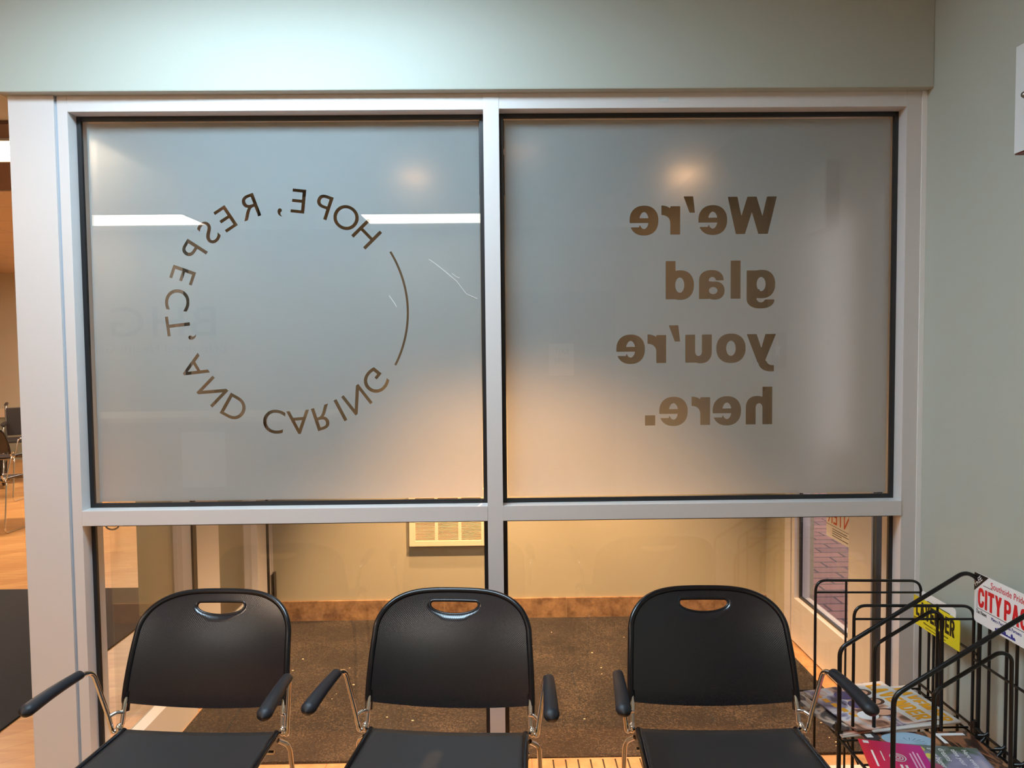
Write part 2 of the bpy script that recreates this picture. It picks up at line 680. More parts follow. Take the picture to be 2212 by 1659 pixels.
def carpet_mat():
    m, nt, b = nodes_of('brown_walk_off_carpet')
    tc = nt.nodes.new('ShaderNodeTexCoord')
    n = nt.nodes.new('ShaderNodeTexNoise')
    n.inputs['Scale'].default_value = 160
    n.inputs['Detail'].default_value = 3
    nt.links.new(tc.outputs['Object'], n.inputs['Vector'])
    n2 = nt.nodes.new('ShaderNodeTexNoise')
    n2.inputs['Scale'].default_value = 5
    nt.links.new(tc.outputs['Object'], n2.inputs['Vector'])
    ad = nt.nodes.new('ShaderNodeMath')
    ad.operation = 'MULTIPLY_ADD'
    ad.inputs[1].default_value = 0.35
    nt.links.new(n2.outputs['Fac'], ad.inputs[0])
    nt.links.new(n.outputs['Fac'], ad.inputs[2])
    r = nt.nodes.new('ShaderNodeValToRGB')
    e = r.color_ramp.elements
    e[0].position = 0.42
    e[0].color = srgb(24, 20, 19)
    e[1].position = 0.9
    e[1].color = srgb(86, 72, 60)
    k = r.color_ramp.elements.new(0.66)
    k.color = srgb(30, 25, 23)
    nt.links.new(ad.outputs[0], r.inputs[0])
    nt.links.new(r.outputs[0], b.inputs['Base Color'])
    b.inputs['Roughness'].default_value = 1
    bp = nt.nodes.new('ShaderNodeBump')
    bp.inputs['Strength'].default_value = 0.7
    bp.inputs['Distance'].default_value = 0.004
    nt.links.new(n.outputs['Fac'], bp.inputs['Height'])
    nt.links.new(bp.outputs['Normal'], b.inputs['Normal'])
    return m


def stone_tile(name, c0, c1, tw, th, grout, axis='XY', nscale=14):
    m, nt, b = nodes_of(name)
    tc = nt.nodes.new('ShaderNodeTexCoord')
    mp = nt.nodes.new('ShaderNodeMapping')
    if axis == 'XZ':
        mp.inputs['Rotation'].default_value = (R(-90), 0, 0)
    nt.links.new(tc.outputs['Object'], mp.inputs['Vector'])
    n = nt.nodes.new('ShaderNodeTexNoise')
    n.inputs['Scale'].default_value = nscale
    n.inputs['Detail'].default_value = 8
    n.inputs['Roughness'].default_value = 0.7
    nt.links.new(tc.outputs['Object'], n.inputs['Vector'])
    r = nt.nodes.new('ShaderNodeValToRGB')
    r.color_ramp.elements[0].position = 0.36
    r.color_ramp.elements[0].color = c0
    r.color_ramp.elements[1].position = 0.66
    r.color_ramp.elements[1].color = c1
    nt.links.new(n.outputs['Fac'], r.inputs[0])
    br = nt.nodes.new('ShaderNodeTexBrick')
    br.offset = 0.0
    br.inputs['Scale'].default_value = 1
    br.inputs['Mortar Size'].default_value = 0.003
    br.inputs['Brick Width'].default_value = tw
    br.inputs['Row Height'].default_value = th
    br.inputs['Mortar'].default_value = grout
    nt.links.new(mp.outputs[0], br.inputs['Vector'])
    nt.links.new(r.outputs[0], br.inputs['Color1'])
    nt.links.new(r.outputs[0], br.inputs['Color2'])
    nt.links.new(br.outputs['Color'], b.inputs['Base Color'])
    b.inputs['Roughness'].default_value = 0.5
    return m


def wood_floor():
    m, nt, b = nodes_of('pale_wood_plank_floor')
    tc = nt.nodes.new('ShaderNodeTexCoord')
    mp = nt.nodes.new('ShaderNodeMapping')
    mp.inputs['Rotation'].default_value = (0, 0, R(-35))
    nt.links.new(tc.outputs['Object'], mp.inputs['Vector'])
    br = nt.nodes.new('ShaderNodeTexBrick')
    br.inputs['Scale'].default_value = 1
    br.inputs['Mortar Size'].default_value = 0.0008
    br.inputs['Brick Width'].default_value = 1.2
    br.inputs['Row Height'].default_value = 0.11
    br.inputs['Color1'].default_value = srgb(214, 162, 100)
    br.inputs['Color2'].default_value = srgb(198, 142, 84)
    br.inputs['Mortar'].default_value = srgb(160, 112, 66)
    nt.links.new(mp.outputs[0], br.inputs['Vector'])
    mp2 = nt.nodes.new('ShaderNodeMapping')
    mp2.inputs['Rotation'].default_value = (0, 0, R(-35))
    mp2.inputs['Scale'].default_value = (1.5, 16, 1)
    nt.links.new(tc.outputs['Object'], mp2.inputs['Vector'])
    n = nt.nodes.new('ShaderNodeTexNoise')
    n.inputs['Scale'].default_value = 2.5
    n.inputs['Detail'].default_value = 6
    nt.links.new(mp2.outputs[0], n.inputs['Vector'])
    mx = nt.nodes.new('ShaderNodeMix')
    mx.data_type = 'RGBA'
    mx.blend_type = 'MULTIPLY'
    mx.inputs[0].default_value = 0.35
    r = nt.nodes.new('ShaderNodeValToRGB')
    r.color_ramp.elements[0].position = 0.3
    r.color_ramp.elements[0].color = srgb(170, 130, 96)
    r.color_ramp.elements[1].position = 0.7
    r.color_ramp.elements[1].color = (1, 1, 1, 1)
    nt.links.new(n.outputs['Fac'], r.inputs[0])
    nt.links.new(br.outputs['Color'], mx.inputs[6])
    nt.links.new(r.outputs[0], mx.inputs[7])
    nt.links.new(mx.outputs[2], b.inputs['Base Color'])
    b.inputs['Roughness'].default_value = 0.32
    return m


def brick_pavers():
    m, nt, b = nodes_of('brick_pavers')
    tc = nt.nodes.new('ShaderNodeTexCoord')
    br = nt.nodes.new('ShaderNodeTexBrick')
    br.inputs['Scale'].default_value = 1
    br.inputs['Mortar Size'].default_value = 0.008
    br.inputs['Brick Width'].default_value = 0.24
    br.inputs['Row Height'].default_value = 0.12
    br.inputs['Color1'].default_value = srgb(186, 132, 118)
    br.inputs['Color2'].default_value = srgb(152, 112, 108)
    br.inputs['Mortar'].default_value = srgb(84, 70, 78)
    nt.links.new(tc.outputs['Object'], br.inputs['Vector'])
    nt.links.new(br.outputs['Color'], b.inputs['Base Color'])
    b.inputs['Roughness'].default_value = 0.8
    return m


def mesh_back():
    """Black plastic with a fine pattern of raised points."""
    m, nt, b = nodes_of('black_pricked_plastic')
    b.inputs['Base Color'].default_value = srgb(20, 21, 28)
    b.inputs['Roughness'].default_value = 0.24
    b.inputs['Specular IOR Level'].default_value = 0.75
    tc = nt.nodes.new('ShaderNodeTexCoord')
    mp = nt.nodes.new('ShaderNodeMapping')
    mp.inputs['Rotation'].default_value = (0, R(45), 0)
    mp.inputs['Scale'].default_value = (1, 0.02, 1)
    nt.links.new(tc.outputs['Object'], mp.inputs['Vector'])
    v = nt.nodes.new('ShaderNodeTexVoronoi')
    v.inputs['Scale'].default_value = 240
    v.inputs['Randomness'].default_value = 0.0
    nt.links.new(mp.outputs[0], v.inputs['Vector'])
    bp = nt.nodes.new('ShaderNodeBump')
    bp.inputs['Strength'].default_value = 0.35
    bp.inputs['Distance'].default_value = 0.001
    bp.invert = True
    nt.links.new(v.outputs['Distance'], bp.inputs['Height'])
    nt.links.new(bp.outputs['Normal'], b.inputs['Normal'])
    return m


def photo_print(name, cols, scale, seed, stretch=(1, 1, 1)):
    """A printed colour photograph seen too small to read: soft patches of its colours."""
    m, nt, b = nodes_of(name)
    tc = nt.nodes.new('ShaderNodeTexCoord')
    mp = nt.nodes.new('ShaderNodeMapping')
    mp.inputs['Location'].default_value = (seed, seed * 0.7, 0)
    mp.inputs['Scale'].default_value = stretch
    nt.links.new(tc.outputs['Object'], mp.inputs['Vector'])
    n = nt.nodes.new('ShaderNodeTexNoise')
    n.inputs['Scale'].default_value = scale
    n.inputs['Detail'].default_value = 2.5
    n.inputs['Distortion'].default_value = 0.8
    nt.links.new(mp.outputs[0], n.inputs['Vector'])
    r = nt.nodes.new('ShaderNodeValToRGB')
    r.color_ramp.interpolation = 'EASE'
    el = r.color_ramp.elements
    k = len(cols)
    el[0].position = 0.30
    el[0].color = cols[0]
    el[1].position = 0.70
    el[1].color = cols[-1]
    for i in range(1, k - 1):
        x = el.new(0.30 + 0.40 * i / (k - 1))
        x.color = cols[i]
    nt.links.new(n.outputs['Fac'], r.inputs[0])
    nt.links.new(r.outputs[0], b.inputs['Base Color'])
    b.inputs['Roughness'].default_value = 0.3
    return m


def pink_print():
    m, nt, b = nodes_of('pink_to_red_print')
    tc = nt.nodes.new('ShaderNodeTexCoord')
    sx = nt.nodes.new('ShaderNodeSeparateXYZ')
    nt.links.new(tc.outputs['Generated'], sx.inputs[0])
    r = nt.nodes.new('ShaderNodeValToRGB')
    r.color_ramp.elements[0].color = srgb(226, 34, 52)
    r.color_ramp.elements[1].color = srgb(196, 36, 142)
    nt.links.new(sx.outputs['X'], r.inputs[0])
    nt.links.new(r.outputs[0], b.inputs['Base Color'])
    b.inputs['Roughness'].default_value = 0.3
    return m


M_CARPET = carpet_mat()
M_BASETILE = stone_tile('brown_stone_base_tile', srgb(112, 82, 58), srgb(176, 138, 100), 0.342, 0.4, srgb(150, 122, 92), 'XZ', 16)
M_FLOORTILE = stone_tile('tan_stone_floor_tile', srgb(160, 120, 84), srgb(196, 154, 110), 0.33, 0.33, srgb(150, 112, 78), 'XY', 12)
M_WOOD = wood_floor()
M_PAVER = brick_pavers()
M_BACK = mesh_back()

# ------------------------------------------------------------------ the setting
CEIL = 2.75
struct(MB().box((-9.2, -4.8, -0.12), (1.46, 0.0, 0)).box((-9.2, 0.0, -0.12), (-1.40, 8.3, 0)).build('floor', M_WOOD), 'pale wood plank floor')
struct(MB().box((-1.40, 0.0, -0.12), (1.62, 1.75, 0.0)).build('floor_entry', M_FLOORTILE), 'tan stone tile floor of the entry')
struct(MB().box((-9.2, -4.8, CEIL), (1.46, 0.2, CEIL + 0.1)).box((-9.2, 0.2, CEIL), (-1.40, 8.3, CEIL + 0.1)).build('ceiling', M_CEIL), 'white tile ceiling')
struct(MB().box((-1.40, 0.12, 2.36), (1.62, 1.65, 2.46)).build('ceiling_entry', mat('entry_ceiling', srgb(70, 62, 58), 0.9)), 'low ceiling of the entry')
struct(MB().box((-1.56, -0.035, 2.318), (1.362, 0.12, CEIL)).build('wall_front', M_SAGE, bevel=0.004), 'sage painted wall above the window frame')
struct(MB().box((1.362, -4.8, 0), (1.46, 0.125, CEIL)).build('wall_right', M_SAGE), 'sage painted side wall')
struct(MB().box((-9.2, -4.9, 0), (1.46, -4.8, CEIL)).build('wall_rear', M_SAGE), 'sage wall behind the viewer')
struct(MB().box((-9.3, -4.9, 0), (-9.2, 8.4, CEIL)).build('wall_left', M_SAGE), 'far side wall of the hall')
struct(MB().box((-9.2, 8.2, 0), (-1.40, 8.3, CEIL)).build('wall_far', mat('hall_wall_paint', srgb(200, 190, 168), 0.6)), 'tan end wall of the hall')
struct(MB().box((-9.2, 8.17, 0), (-1.5, 8.2, 0.62)).build('wall_far_lower', mat('hall_wainscot', srgb(158, 158, 140), 0.6)), 'darker lower part of the hall end wall')
struct(MB().box((-9.2, 8.14, 0.62), (-1.5, 8.2, 0.75)).build('trim_1', M_OAK, bevel=0.006), 'pale chair rail along the hall end wall')
struct(MB().box((-1.99, 1.65, 0), (1.62, 1.75, CEIL)).build('wall_back', M_SAGE2), 'tan wall at the back of the entry')
struct(MB().box((-2.1, 1.75, 0), (-1.99, 8.2, CEIL)).build('wall_hall', M_SAGE2), 'wall of the hall behind the entry')
struct(MB().box((-1.56, 0.12, 2.318), (-1.29, 1.65, CEIL)).build('wall_entry_left', M_SAGE2), 'wall above the entry side glass')
struct(MB().box((1.47, 0.12, 2.2), (1.62, 1.65, CEIL)).build('wall_entry_right', M_SAGE2), 'wall above the outside door')
struct(MB().box((1.47, 1.376, 0), (1.62, 1.65, 2.2)).build('wall_entry_corner', M_SAGE2), 'wall return beside the outside door')
struct(MB().box((-9.2, 1.56, CEIL - 0.02), (-2.0, 3.05, CEIL)).build('ceiling_bulkhead', M_BROWN), 'brown bulkhead across the hall ceiling')
tiles = MB()
tiles.box((-9.2, 3.05, CEIL - 0.03), (-2.1, 8.2, CEIL))
struct(tiles.build('ceiling_hall', stone_tile('tan_ceiling_tile', srgb(206, 180, 152), srgb(216, 190, 162), 1.2, 0.6, srgb(120, 84, 60), 'XY', 40)), 'tan tile ceiling of the hall')
struct(MB().box((-1.29, 1.637, 0.0), (1.47, 1.65, 0.12)).build('baseboard_back', M_BASETILE, bevel=0.002), 'brown stone tile baseboard at the back of the entry')
struct(MB().box((1.64, -3, -0.14), (9, 6, -0.04)).build('ground', M_PAVER), 'brick pavement outside')
struct(MB().box((7.5, -3, -0.05), (7.7, 6, 4)).build('wall_outside', mat('outside_wall', srgb(120, 112, 128), 0.8)), 'wall across the pavement')

# frame members of the storefront
GZ0, GZ1, MZ0, MZ1, FZ = 1.006, 2.262, 0.9536, 1.002, 2.318
FD = 0.115


def member(a, b, name, label, m=None):
    return struct(MB().box(a, b).build(name, m or M_ALU, bevel=0.0012), label)


member((-1.542, -0.004, 0), (-1.400, 0.13, FZ), 'trim_2', 'wide aluminium post at the open side of the frame')
member((-1.400, 0.006, 0), (-1.392, FD, FZ), 'trim_3', 'groove beside the wide post, coloured with a bluish white reflection', M_GROOVE)
member((-1.392, 0, 0), (-1.3605, FD, FZ), 'trim_4', 'aluminium jamb next to the wide post')
member((-0.0545, -0.0015, 0), (-0.0045, FD, FZ), 'trim_5', 'aluminium mullion between the two panes')
member((1.2965, 0, 0), (1.345, FD, FZ), 'trim_6', 'aluminium jamb against the sage side wall')
member((1.345, -0.002, 0), (1.362, 0.05, FZ), 'trim_7', 'white caulk line beside the sage wall', M_CAULK)
member((-1.3605, 0, 2.268), (-0.0545, FD, FZ), 'trim_8', 'aluminium head rail over the circle of words')
member((-0.0045, 0, 2.270), (1.2965, FD, FZ), 'trim_9', 'aluminium head rail over the greeting')
member((-1.3605, -0.003, MZ0), (-0.0545, FD, MZ1), 'trim_10', 'aluminium mid rail under the circle of words')
member((-0.0045, -0.003, MZ0), (1.2965, FD, MZ1), 'trim_11', 'aluminium mid rail under the greeting')
member((-1.3605, 0, 0), (-0.0545, FD, 0.05), 'trim_12', 'aluminium sill rail behind the chair by the post')
member((-0.0045, 0, 0), (1.2965, FD, 0.05), 'trim_13', 'aluminium sill rail beside the magazine rack')


def gasket(x0, x1, z0, z1, parent, w=0.014, y0=0.046):
    g = MB()
    d = 0.012
    g.box((x0, y0, z0), (x0 + w, y0 + d, z1)).box((x1 - w, y0, z0), (x1, y0 + d, z1))
    g.box((x0 + w, y0, z0), (x1 - w, y0 + d, z0 + w)).box((x0 + w, y0, z1 - w), (x1 - w, y0 + d, z1))
    return g.build('gasket', M_GASKET, parent, bevel=0.002)


def window(n, x0, x1, z0, z1, label):
    w = struct(empty('window_%d' % n, ((x0 + x1) / 2, 0.06, z0)), label)
    inv = Matrix.Translation((-(x0 + x1) / 2, -0.06, -z0))
    kids = [gasket(x0, x1, z0, z1, w)]
    kids.append(MB().box((x0 + 0.004, 0.058, z0 + 0.004), (x1 - 0.004, 0.064, z1 - 0.004)).build('glass_pane', M_GLASS, w))
    return w, inv, kids


def settle(w, inv, kids):
    for k in kids:
        k.data.transform(inv)


FY = 0.0655
# --- upper pane with the circle of words (read from the entry, so mirrored here)
w1, inv1, k1 = window(1, -1.3605, -0.0545, MZ1, 2.268, 'frosted pane with mirrored words HOPE RESPECT AND CARING in a circle')
CX, CZ_, RM = -0.703, 1.638, 0.3635
CAP = 0.0775
SIZE = CAP / 0.73
letters = []
ring = [('H', 44), ('O', 57.5), ('P', 70.6), ('E', 83.5), (',', 93.5), ('R', 109.5), ('E', 122.8), ('S', 134), ('P', 146.5), ('E', 160), ('C', 173.1),
        ('T', 186.2), (',', 194), ('A', 210), ('N', 225.3), ('D', 239.6), ('C', 261), ('A', 274), ('R', 287), ('I', 296.8), ('N', 307), ('G', 320.4)]


def cap_height():
    ls = glyph_loops('H', 1.0)
    return max(p[1] for l in ls for p in l)


CAPR = cap_height()
SIZE = CAP / CAPR
words = []
for ch, deg in ring:
    ls = glyph_loops(ch, SIZE)
    xs = [p[0] for l in ls for p in l]
    mx = (min(xs) + max(xs)) / 2
    a = R(180 - deg)                       # in the reader's view from the entry
    ux, uy = math.cos(a), math.sin(a)      # outward
    tx, ty = uy, -ux                       # along the line, clockwise
    for l in ls:
        q = []
        for (x, y) in l:
            x = (x - mx)
            rr = RM - CAP / 2 + y
            X = tx * x + ux * rr
            Z = ty * x + uy * rr
            q.append((CX - X, CZ_ + Z))    # mirrored into the room's view
        words.append(q)
# the drawn arc that closes the circle
arc = []
RA = 0.384
for k in range(41):
    a = R(-27.5 + (30.5 + 27.5) * k / 40)
    arc.append((CX + (RA + 0.0035) * math.cos(a) * 1.02, CZ_ + (RA + 0.0035) * math.sin(a)))
for k in range(40, -1, -1):
    a = R(-27.5 + (30.5 + 27.5) * k / 40)
    arc.append((CX + (RA - 0.0035) * math.cos(a) * 1.02, CZ_ + (RA - 0.0035) * math.sin(a)))
words.append(arc)
TF = axes((0, FY, 0), (1, 0, 0), (0, 0, 1))
FM = 0.016
k1.append(flat([[(-1.3605 + FM + .006, MZ1 + FM), (-0.0545 - FM, MZ1 + FM), (-0.0545 - FM, 2.268 - FM), (-1.3605 + FM + .006, 2.268 - FM)]] + words, 0.0008, TF, 'frosted_film', M_FILM, w1))
o = flat(words, 0.0004, TF, 'lettering', M_LETTER, w1)
o['label'] = 'darkened see-through mirrored words HOPE, RESPECT, AND CARING'
k1.append(o)
crease = MB()
for pts in (((-0.240, 1.807), (-0.222, 1.795), (-0.188, 1.767), (-0.150, 1.735), (-0.118, 1.692), (-0.082, 1.676)), ((-0.165, 1.76), (-0.150, 1.748), (-0.140, 1.745)), ((-0.372, 1.69), (-0.355, 1.665), (-0.348, 1.652))):
    crease.tube([(p[0], FY - 0.0012, p[1]) for p in pts], 0.0011, 6)
o = crease.build('crease', M_WHITE, w1)
o['label'] = 'pale wrinkle in the film'
k1.append(o)
settle(w1, inv1, k1)

# --- upper pane with the greeting
w2, inv2, k2 = window(2, -0.0045, 1.2965, MZ1, 2.270, 'frosted pane with mirrored greeting in heavy letters')
HC = 0.1218
greet = []
for line, bz, pos in (("We're", 1.881, (0, 1.347, 2.22, 2.62, 3.21)), ('glad', 1.669, (0.03, 0.976, 1.41, 2.245)),
                      ("you're", 1.459, (0, 0.83, 1.754, 2.62, 3.0, 3.58)), ('here.', 1.251, (0.09, 0.946, 1.796, 2.41, 3.30))):
    for ch, px in zip(line, pos):
        f, wd = heavy(ch)
        for l in contour(f, -0.06, wd + 0.06, -0.34, 1.10):
            greet.append([(0.907 - (px + x) * HC, bz + y * HC) for x, y in l])
k2.append(flat([[(-0.0045 + FM, MZ1 + FM), (1.2965 - FM, MZ1 + FM), (1.2965 - FM, 2.27 - FM), (-0.0045 + FM, 2.27 - FM)]] + greet, 0.0008, TF, 'frosted_film', M_FILM, w2))
o = flat(greet, 0.0004, TF, 'lettering', M_LETTER, w2)
o['label'] = "darkened see-through mirrored words We're glad you're here."
k2.append(o)
settle(w2, inv2, k2)

w3, inv3, k3 = window(3, -1.3605, -0.0545, 0.05, MZ0, 'clear low pane behind two of the chairs')
settle(w3, inv3, k3)
w4, inv4, k4 = window(4, -0.0045, 1.2965, 0.05, MZ0, 'clear low pane beside the magazine rack')
settle(w4, inv4, k4)

# --- entry side walls: glazed side with door, and the outside door
def side_frame_left():
    X0, X1 = -1.395, -1.295
    def m(y0, y1, z0, z1, nm, lb, mt=None):
        struct(MB().box((X0, y0, z0), (X1, y1, z1)).build(nm, mt or M_ALU, bevel=0.0012), lb)
    struct(MB().box((-1.348, 0.13, 0), (X1, 0.65, 0.165)).build('trim_14', M_ALU, bevel=0.0012), 'aluminium sill of the entry side glass')
    m(0.685, 0.812, 0, 2.318, 'trim_15', 'aluminium side post of the inner door')
    m(1.635, 1.65, 0, 2.318, 'trim_16', 'aluminium hinge jamb of the inner door')
    w = struct(empty('window_5', (-1.345, 0.39, 0.165)), 'clear side pane of the entry')
    inv = Matrix.Translation((1.345, -0.39, -0.165))
    ks = [MB().box((-1.348, 0.13, 0.165), (-1.342, 0.652, 2.31)).build('glass_pane', M_GLASS, w),
          MB().box((-1.305, 0.652, 0.165), (-1.296, 0.684, 2.31)).build('gasket', M_GASKET, w)]
    for k in ks:
        k.data.transform(inv)
    d = struct(empty('door_1', (-1.345, 1.625, 0.0)), 'glazed inner door with aluminium stiles')
    inv = Matrix.Translation((1.345, -1.625, 0))
    X0, X1 = -1.372, -1.300
    fr = MB()
    fr.box((X0, 0.822, 0.01), (X1, 0.925, 2.3)).box((X0, 1.42, 0.01), (X1, 1.56, 2.3)).box((X0, 0.925, 0.01), (X1, 1.42, 0.2)).box((X0, 0.925, 2.2), (X1, 1.42, 2.3))
    ks = [fr.build('door_frame', M_ALU, d, bevel=0.0012),
          MB().box((-1.339, 0.925, 0.2), (-1.333, 1.42, 2.2)).build('glass_pane', M_GLASS, d),
          MB().box((-1.365, 1.56, 0.01), (-1.299, 1.60, 2.3)).build('gasket', M_GASKET, d),
          MB().box((X0, 1.60, 0.01), (X1, 1.634, 2.3)).build('hinge_stile', M_ALU, d)]
    for k in ks:
        k.data.transform(inv)
    for (za, zb) in ((0.13, 0.29), (1.1, 1.26)):
        h = MB().lathe([(0.009, za), (0.009, zb)], (-1.285, 1.637, 0), 'z', 12)
        h.box((-1.298, 1.612, za + 0.01), (-1.292, 1.636, zb - 0.01))
        for q in (0.3, 0.7):
            h.lathe([(0.0102, za + (zb - za) * q - 0.003), (0.0102, za + (zb - za) * q + 0.003)], (-1.285, 1.637, 0), 'z', 12)
        hh = h.build('hinge', M_STEEL, d)
        hh.data.transform(inv)


side_frame_left()


def outside_door():
    X0, X1 = 1.47, 1.55
    def m(y0, y1, z0, z1, nm, lb):
        struct(MB().box((X0 - 0.005, y0, z0), (X1, y1, z1)).build(nm, M_ALU, bevel=0.0012), lb)
    m(1.300, 1.374, 0, 2.2, 'trim_17', 'aluminium jamb of the outside door at the back corner')
    m(0.505, 0.598, 0, 2.2, 'trim_18', 'aluminium jamb of the outside door near the rack')
    m(0.13, 0.42, 0, 0.1, 'trim_19', 'aluminium sill of the narrow outside light')
    d = struct(empty('door_2', (1.51, 0.6, 0)), 'glazed outside door with aluminium stiles')
    inv = Matrix.Translation((-1.51, -0.6, 0))
    fr = MB()
    fr.box((X0, 0.602, 0.01), (X1, 0.70, 2.19)).box((X0, 1.262, 0.01), (X1, 1.297, 2.19)).box((X0, 0.70, 0.01), (X1, 1.262, 0.235)).box((X0, 0.70, 2.1), (X1, 1.262, 2.19))
    ks = [fr.build('door_frame', M_ALU, d, bevel=0.0012),
          MB().box((1.507, 0.70, 0.235), (1.513, 1.262, 2.1)).build('glass_pane', M_GLASS, d)]
    g = MB()
    g.box((1.495, 1.245, 0.235), (1.506, 1.262, 2.1)).box((1.495, 0.70, 0.235), (1.506, 1.245, 0.248))
    ks.append(g.build('gasket', M_GASKET, d))
    for k in ks:
        k.data.transform(inv)
    w = struct(empty('window_6', (1.51, 0.3, 0.1)), 'narrow glazed light beside the outside door')
    inv = Matrix.Translation((-1.51, -0.3, -0.1))
    ks = [MB().box((1.507, 0.13, 0.1), (1.513, 0.505, 2.2)).build('glass_pane', M_GLASS, w),
          MB().box((1.472, 0.478, 0.1), (1.50, 0.504, 2.2)).build('gasket', M_GASKET, w)]
    for k in ks:
        k.data.transform(inv)


outside_door()


# ------------------------------------------------------------------ lights the room shows, and a warm one added out of view
def troffer(x0, x1, y0, y1, z, e, col, label, group):
    t = tag(empty('ceiling_light', ((x0 + x1) / 2, (y0 + y1) / 2, z)), label, 'ceiling light', group)
    dx, dy = (x1 - x0) / 2, (y1 - y0) / 2
    f = MB()
    b = 0.02
    f.box((-dx, -dy, -0.012), (dx, -dy + b, 0)).box((-dx, dy - b, -0.012), (dx, dy, 0))
    f.box((-dx, -dy + b, -0.012), (-dx + b, dy - b, 0)).box((dx - b, -dy + b, -0.012), (dx, dy - b, 0))
    f.build('frame', M_CEIL, t)
    MB().box((-dx + b, -dy + b, -0.006), (dx - b, dy - b, 0)).build('diffuser', emit('lit_diffuser', col, e), t)
    return t


G = 'long ceiling lights of the waiting room'
troffer(-4.00, -2.79, -4.50, -3.92, CEIL, E_TROFFER, WHITE, 'long white ceiling light mirrored as a bar beside the open side', G)
troffer(-1.28, -0.10, -4.50, -3.98, CEIL, E_TROFFER, WHITE, 'long white ceiling light mirrored as a bar above the letter H', G)
troffer(-1.30, -0.10, -1.15, -0.55, CEIL, E_NEAR, COOL, 'long cool white ceiling light just in front of the window wall', G)
troffer(-4.3, -3.1, -2.3, -1.7, CEIL, E_SIDE, (1, 0.75, 0.54), 'added warm ceiling light, out of view, that brightens the wide post', G)
G = 'ceiling lights of the hall'
troffer(-3.5, -2.3, 1.80, 2.26, CEIL - 0.02, E_HALL, (1, 0.86, 0.72), 'bright ceiling light at the hall opening', G)
troffer(-5.6, -4.4, 3.2, 3.8, CEIL - 0.03, 2.6 * E_HALL, ROOM_WARM, 'warm ceiling light over the middle of the hall', G)
troffer(-5.0, -3.8, 6.2, 6.8, CEIL - 0.03, 2.6 * E_HALL, ROOM_WARM, 'warm ceiling light at the far end of the hall', G)

for i, p in enumerate(CANS):
    t = tag(empty('recessed_downlight', p), ('warm round downlight in the entry ceiling behind the mullion', 'warm round downlight in the entry ceiling behind the greeting', 'warm round downlight in the entry ceiling behind the circle of words')[i], 'downlight', 'recessed entry downlights')
    MB().lathe([(0.075, -0.004), (0.095, -0.004), (0.095, 0.0), (0.075, 0.0), (0.075, -0.004)], (0, 0, 0), 'z', 32, False).build('trim_ring', M_WHITE, t)
    MB().lathe([(0.0, -0.001), (0.07, -0.001), (0.07, 0.0), (0.0, 0.0)], (0, 0, 0), 'z', 32).build('lamp_lens', emit('warm_lamp', WARM, (2, 24, 13)[i]), t)


# ------------------------------------------------------------------ chairs
def outline(n=200):
    """Outer edge of the backrest in its own plane: x across, h up from the lower edge."""
    H, Wd = 0.292, 0.232
    right = []
    for k in range(41):                    # side then crown
        h = 0.185 * k / 40
        right.append((Wd - 0.010 * (h / 0.185) ** 1.5, h))
    a, b = Wd - 0.010, H - 0.185
    for k in range(1, 61):
        t = PI / 2 * k / 60
        ct, st = math.cos(t), math.sin(t)
        right.append((a * ct ** (2 / 3.8), 0.185 + b * st ** (2 / 2.0)))
    left = [(-x, h) for x, h in reversed(right[:-1])]
    bottom = [(-Wd + 2 * Wd * k / 40, -0.030 * (1 - (1 - 2 * k / 40) ** 2)) for k in range(1, 40)]
    loop = right + left + bottom
    # even spacing
    P = [Vector((p[0], p[1])) for p in loop]
    L = [0]
    for i in range(len(P)):
        L.append(L[-1] + (P[(i + 1) % len(P)] - P[i]).length)
    out, j = [], 0
    for k in range(n):
        d = L[-1] * k / n
        while L[j + 1] < d:
            j += 1
        t = (d - L[j]) / max(1e-9, L[j + 1] - L[j])
        q = P[j] * (1 - t) + P[(j + 1) % len(P)] * t
        out.append((q.x, q.y))
    return out


HX, HT, HB = 0.073, 0.264, 0.226           # hand hole: half width, top edge, lowest point


def hole_hit(ang):
    """Edge of the hand hole in direction ANG from its middle."""
    c = (0.0, 0.251)
    dx, dy = math.cos(ang), math.sin(ang)

    def inside(x, y):
        if y > HT or abs(x) > HX:
            return False
        rr = 0.010                          # rounded upper corners
        if y > HT - rr and abs(x) > HX - rr:
            return (abs(x) - HX + rr) ** 2 + (y - HT + rr) ** 2 < rr * rr
        if y < HT - rr:
            e = (abs(x) / HX) ** 2 + ((HT - rr - y) / (HT - rr - HB)) ** 2
            return e < 1
        return True
    lo, hi = 0.0, 0.09
    for _ in range(30):
        m = (lo + hi) / 2
        if inside(c[0] + dx * m, c[1] + dy * m):
            lo = m
        else:
            hi = m
    return (c[0] + dx * lo, c[1] + dy * lo)


def on_back(x, h, off=0.0):
    """Plane of the backrest bent into its seat-hugging, leaning shape; chair space."""
    y = 0.028 + 0.17 * h + 0.62 * h * h + 0.034 * (1 - (x / 0.232) ** 2) + off
    return (x, y, 0.523 + h * 0.935)


